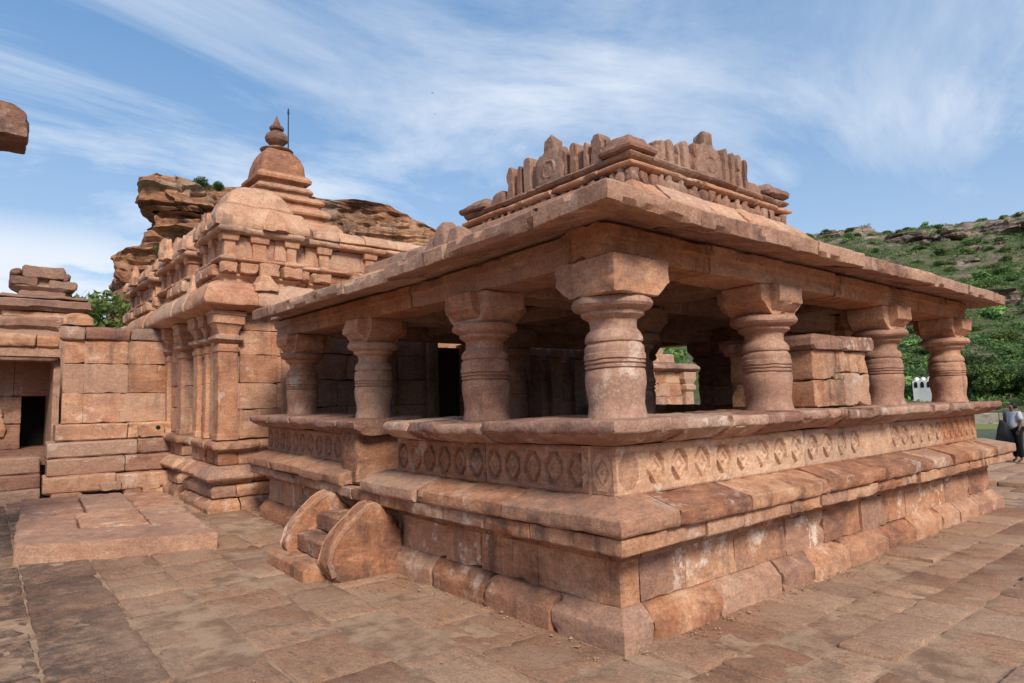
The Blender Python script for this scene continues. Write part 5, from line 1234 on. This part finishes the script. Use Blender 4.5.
# =================================================================== PEOPLE
def skinned(name, verts, edges, radii, mat, parent=None, sub=2, root=0):
    me = bpy.data.meshes.new(name); me.from_pydata(verts, edges, [])
    o = bpy.data.objects.new(name, me); COL.objects.link(o)
    sk = o.modifiers.new('skin', 'SKIN'); sk.use_smooth_shade = True
    for i, r in enumerate(radii):
        rr = r if isinstance(r, tuple) else (r, r); me.skin_vertices[0].data[i].radius = rr
    me.skin_vertices[0].data[root].use_root = True
    s = o.modifiers.new('sub', 'SUBSURF'); s.levels = sub; s.render_levels = sub
    dg = bpy.context.evaluated_depsgraph_get(); dg.update()
    m2 = bpy.data.meshes.new_from_object(o.evaluated_get(dg)); m2.name = name
    o.modifiers.clear(); old = o.data; o.data = m2; bpy.data.meshes.remove(old)
    m2.materials.clear(); m2.materials.append(mat)
    for p in m2.polygons: p.use_smooth = True
    if parent: o.parent = parent
    return o
M_skin = plain('skin', (.20, .105, .07), .6, .1); M_hair = plain('hair', (.012, .010, .009), .5, .2); M_shirt = plain('grey_shirt', (.42, .45, .50), .85, .2, 30); M_trs = plain('black_trousers', (.015, .015, .02), .9, .2, 30)
M_bag = plain('black_bag', (.02, .021, .025), .7, .3, 12, 0, .3); M_teal = plain('teal_cloth', (.12, .42, .42), .85, .2, 30); M_pack = plain('navy_pack', (.025, .03, .08), .8, .3, 20)
def person(loc, rz, h, label, shirt, trousers, bent=.0):
    """facing +x in local space"""
    t = empty('person', loc, label, 'person'); t.rotation_euler = (0, 0, rz); s = h / 1.65; t.scale = (s, s, s)
    V = [(0, 0, .93), (.01, 0, 1.10), (.0, 0, 1.28), (.01, 0, 1.38), (.03, 0, 1.45), (.045, 0, 1.53), (.05, 0, 1.60),
         (0, .09, .88), (.02, .10, .48), (-.02, .11, .08), (.10, .12, .03),
         (0, -.09, .88), (-.03, -.10, .48), (-.06, -.11, .08), (.06, -.12, .03),
         (0, .16, 1.34), (-.02, .21, 1.08), (.12, .24, .86),
         (0, -.17, 1.34), (.0, -.23, 1.08), (.16, -.22, .98)]
    E = [(0, 1), (1, 2), (2, 3), (3, 4), (4, 5), (5, 6), (0, 7), (7, 8), (8, 9), (9, 10), (0, 11), (11, 12), (12, 13), (13, 14), (2, 15), (15, 16), (16, 17), (2, 18), (18, 19), (19, 20)]
    Rr = [(.11, .14), (.09, .12), (.10, .15), .055, .048, .085, .07, .085, .055, .035, .03, .085, .055, .035, .03, .05, .036, .025, .05, .036, .025]
    b = skinned('body', V, E, Rr, M_skin, t)
    # hands with fingers, closed a little
    for (hx, hy, hz) in ((.12, .24, .86), (.16, -.22, .98)):
        for f in range(4):
            y = hy + (f - 1.5) * .018
            skinned('finger', [(hx + .01, y, hz - .01), (hx + .035, y, hz - .05), (hx + .03, y, hz - .085), (hx + .01, y, hz - .10)], [(0, 1), (1, 2), (2, 3)], [.010, .009, .008, .007], M_skin, b, 1)
        skinned('thumb', [(hx, hy - .02, hz), (hx + .045, hy - .03, hz - .03), (hx + .05, hy - .01, hz - .06)], [(0, 1), (1, 2)], [.011, .010, .008], M_skin, b, 1)
    skinned('nose', [(.125, 0, 1.545), (.145, 0, 1.525)], [(0, 1)], [.012, .015], M_skin, b, 1)
    skinned('shirt', [(0, 0, .86), (.01, 0, 1.10), (.0, 0, 1.28), (.01, 0, 1.38), (0, .17, 1.345), (-.01, .22, 1.14), (0, -.17, 1.345), (.0, -.22, 1.14)], [(0, 1), (1, 2), (2, 3), (2, 4), (4, 5), (2, 6), (6, 7)], [(.17, .20), (.145, .185), (.15, .20), .08, .09, .075, .09, .075], shirt, t)
    skinned('trousers', [(0, 0, .93), (0, .09, .87), (.02, .10, .48), (-.02, .11, .12), (0, -.09, .87), (-.03, -.10, .48), (-.06, -.11, .12)], [(0, 1), (1, 2), (2, 3), (0, 4), (4, 5), (5, 6)], [(.14, .175), .125, .092, .072, .125, .092, .072], trousers, t)
    skinned('hair', [(-.035, 0, 1.46), (-.025, 0, 1.56), (.02, 0, 1.65)], [(0, 1), (1, 2)], [.095, .115, .09], M_hair, t)
    skinned('hair_bun', [(-.10, 0, 1.53), (-.13, 0, 1.52)], [(0, 1)], [.04, .045], M_hair, t, 1)
    return t
pa = person((15.75, 1.42, .10), math.radians(145), 1.42, 'person in a grey shirt and black trousers carrying a big black bag', M_shirt, M_trs)
mb = MB(); n_b = 40
bx_, by_ = 15.52, 1.60
loft_rect(mb, bx_, by_, [(.40, .06, .10, 4), (.43, .10, .16, 4), (.55, .12, .19, 4), (.72, .11, .17, 3.5), (.90, .08, .12, 3), (1.02, .045, .07, 3), (1.08, .03, .045, 3)], n=40, amp=.02, big=.03, tint=.5, seed=3, freq=6)
loft_rect(mb, bx_ + .05, by_ - .045, [(1.06, .02, .035, 3), (1.18, .016, .03, 3), (1.27, .016, .03, 3)], n=16, amp=.004, big=.0, tint=.5, seed=4)
o = mb.build('carrier_bag', M_bag, warp=False, sharp=0); tag(o, 'large sagging black bag hanging at the side of the person in grey', 'bag')
pb = person((15.3, .72, .10), math.radians(10), 1.45, 'person with a navy backpack at the right edge of the picture', M_teal, M_trs)
mb = MB(); loft_rect(mb, 15.14, .72, [(.82, .06, .12, 4), (.86, .09, .15, 4), (1.1, .10, .15, 4), (1.22, .07, .12, 3), (1.25, .03, .06, 3)], n=32, amp=.006, tint=.5, seed=3); o = mb.build('backpack', M_pack, warp=False, sharp=0); tag(o, 'navy backpack worn on the back of the person at the right edge', 'backpack')

# =================================================================== BIRDS
def bird(loc, rz, s, label):
    mb = MB(); V = [(-.12, 0, 0), (0, .02, .01), (.12, 0, 0), (0, -.02, -.01), (.02, .16, .07), (-.04, .30, .03), (-.05, .14, .04), (.02, -.16, .07), (-.04, -.30, .03), (-.05, -.14, .04), (0, 0, .03), (-.2, .04, 0), (-.2, -.04, 0)]
    F = [[0, 1, 10], [1, 2, 10], [0, 3, 10], [3, 2, 10], [0, 1, 3], [1, 2, 3], [1, 4, 6], [4, 5, 6], [0, 1, 6], [3, 7, 9], [7, 8, 9], [0, 3, 9], [0, 11, 12]]
    V = np.array(V) * s; c, q = math.cos(rz), math.sin(rz); V = np.stack([V[:, 0] * c - V[:, 1] * q, V[:, 0] * q + V[:, 1] * c, V[:, 2]], 1)
    mb.add(V, F); o = mb.build('bird', M_iron, warp=False); o.location = loc; tag(o, label, 'bird', 'birds in the sky')
bird(polar(57.35, 70, 1.75 + .505 * 70), .4, 1.0, 'higher of the two tiny dark birds in the sky'); bird(polar(57.2, 80, 1.75 + .470 * 80), 1.9, .8, 'lower of the two tiny dark birds in the sky')
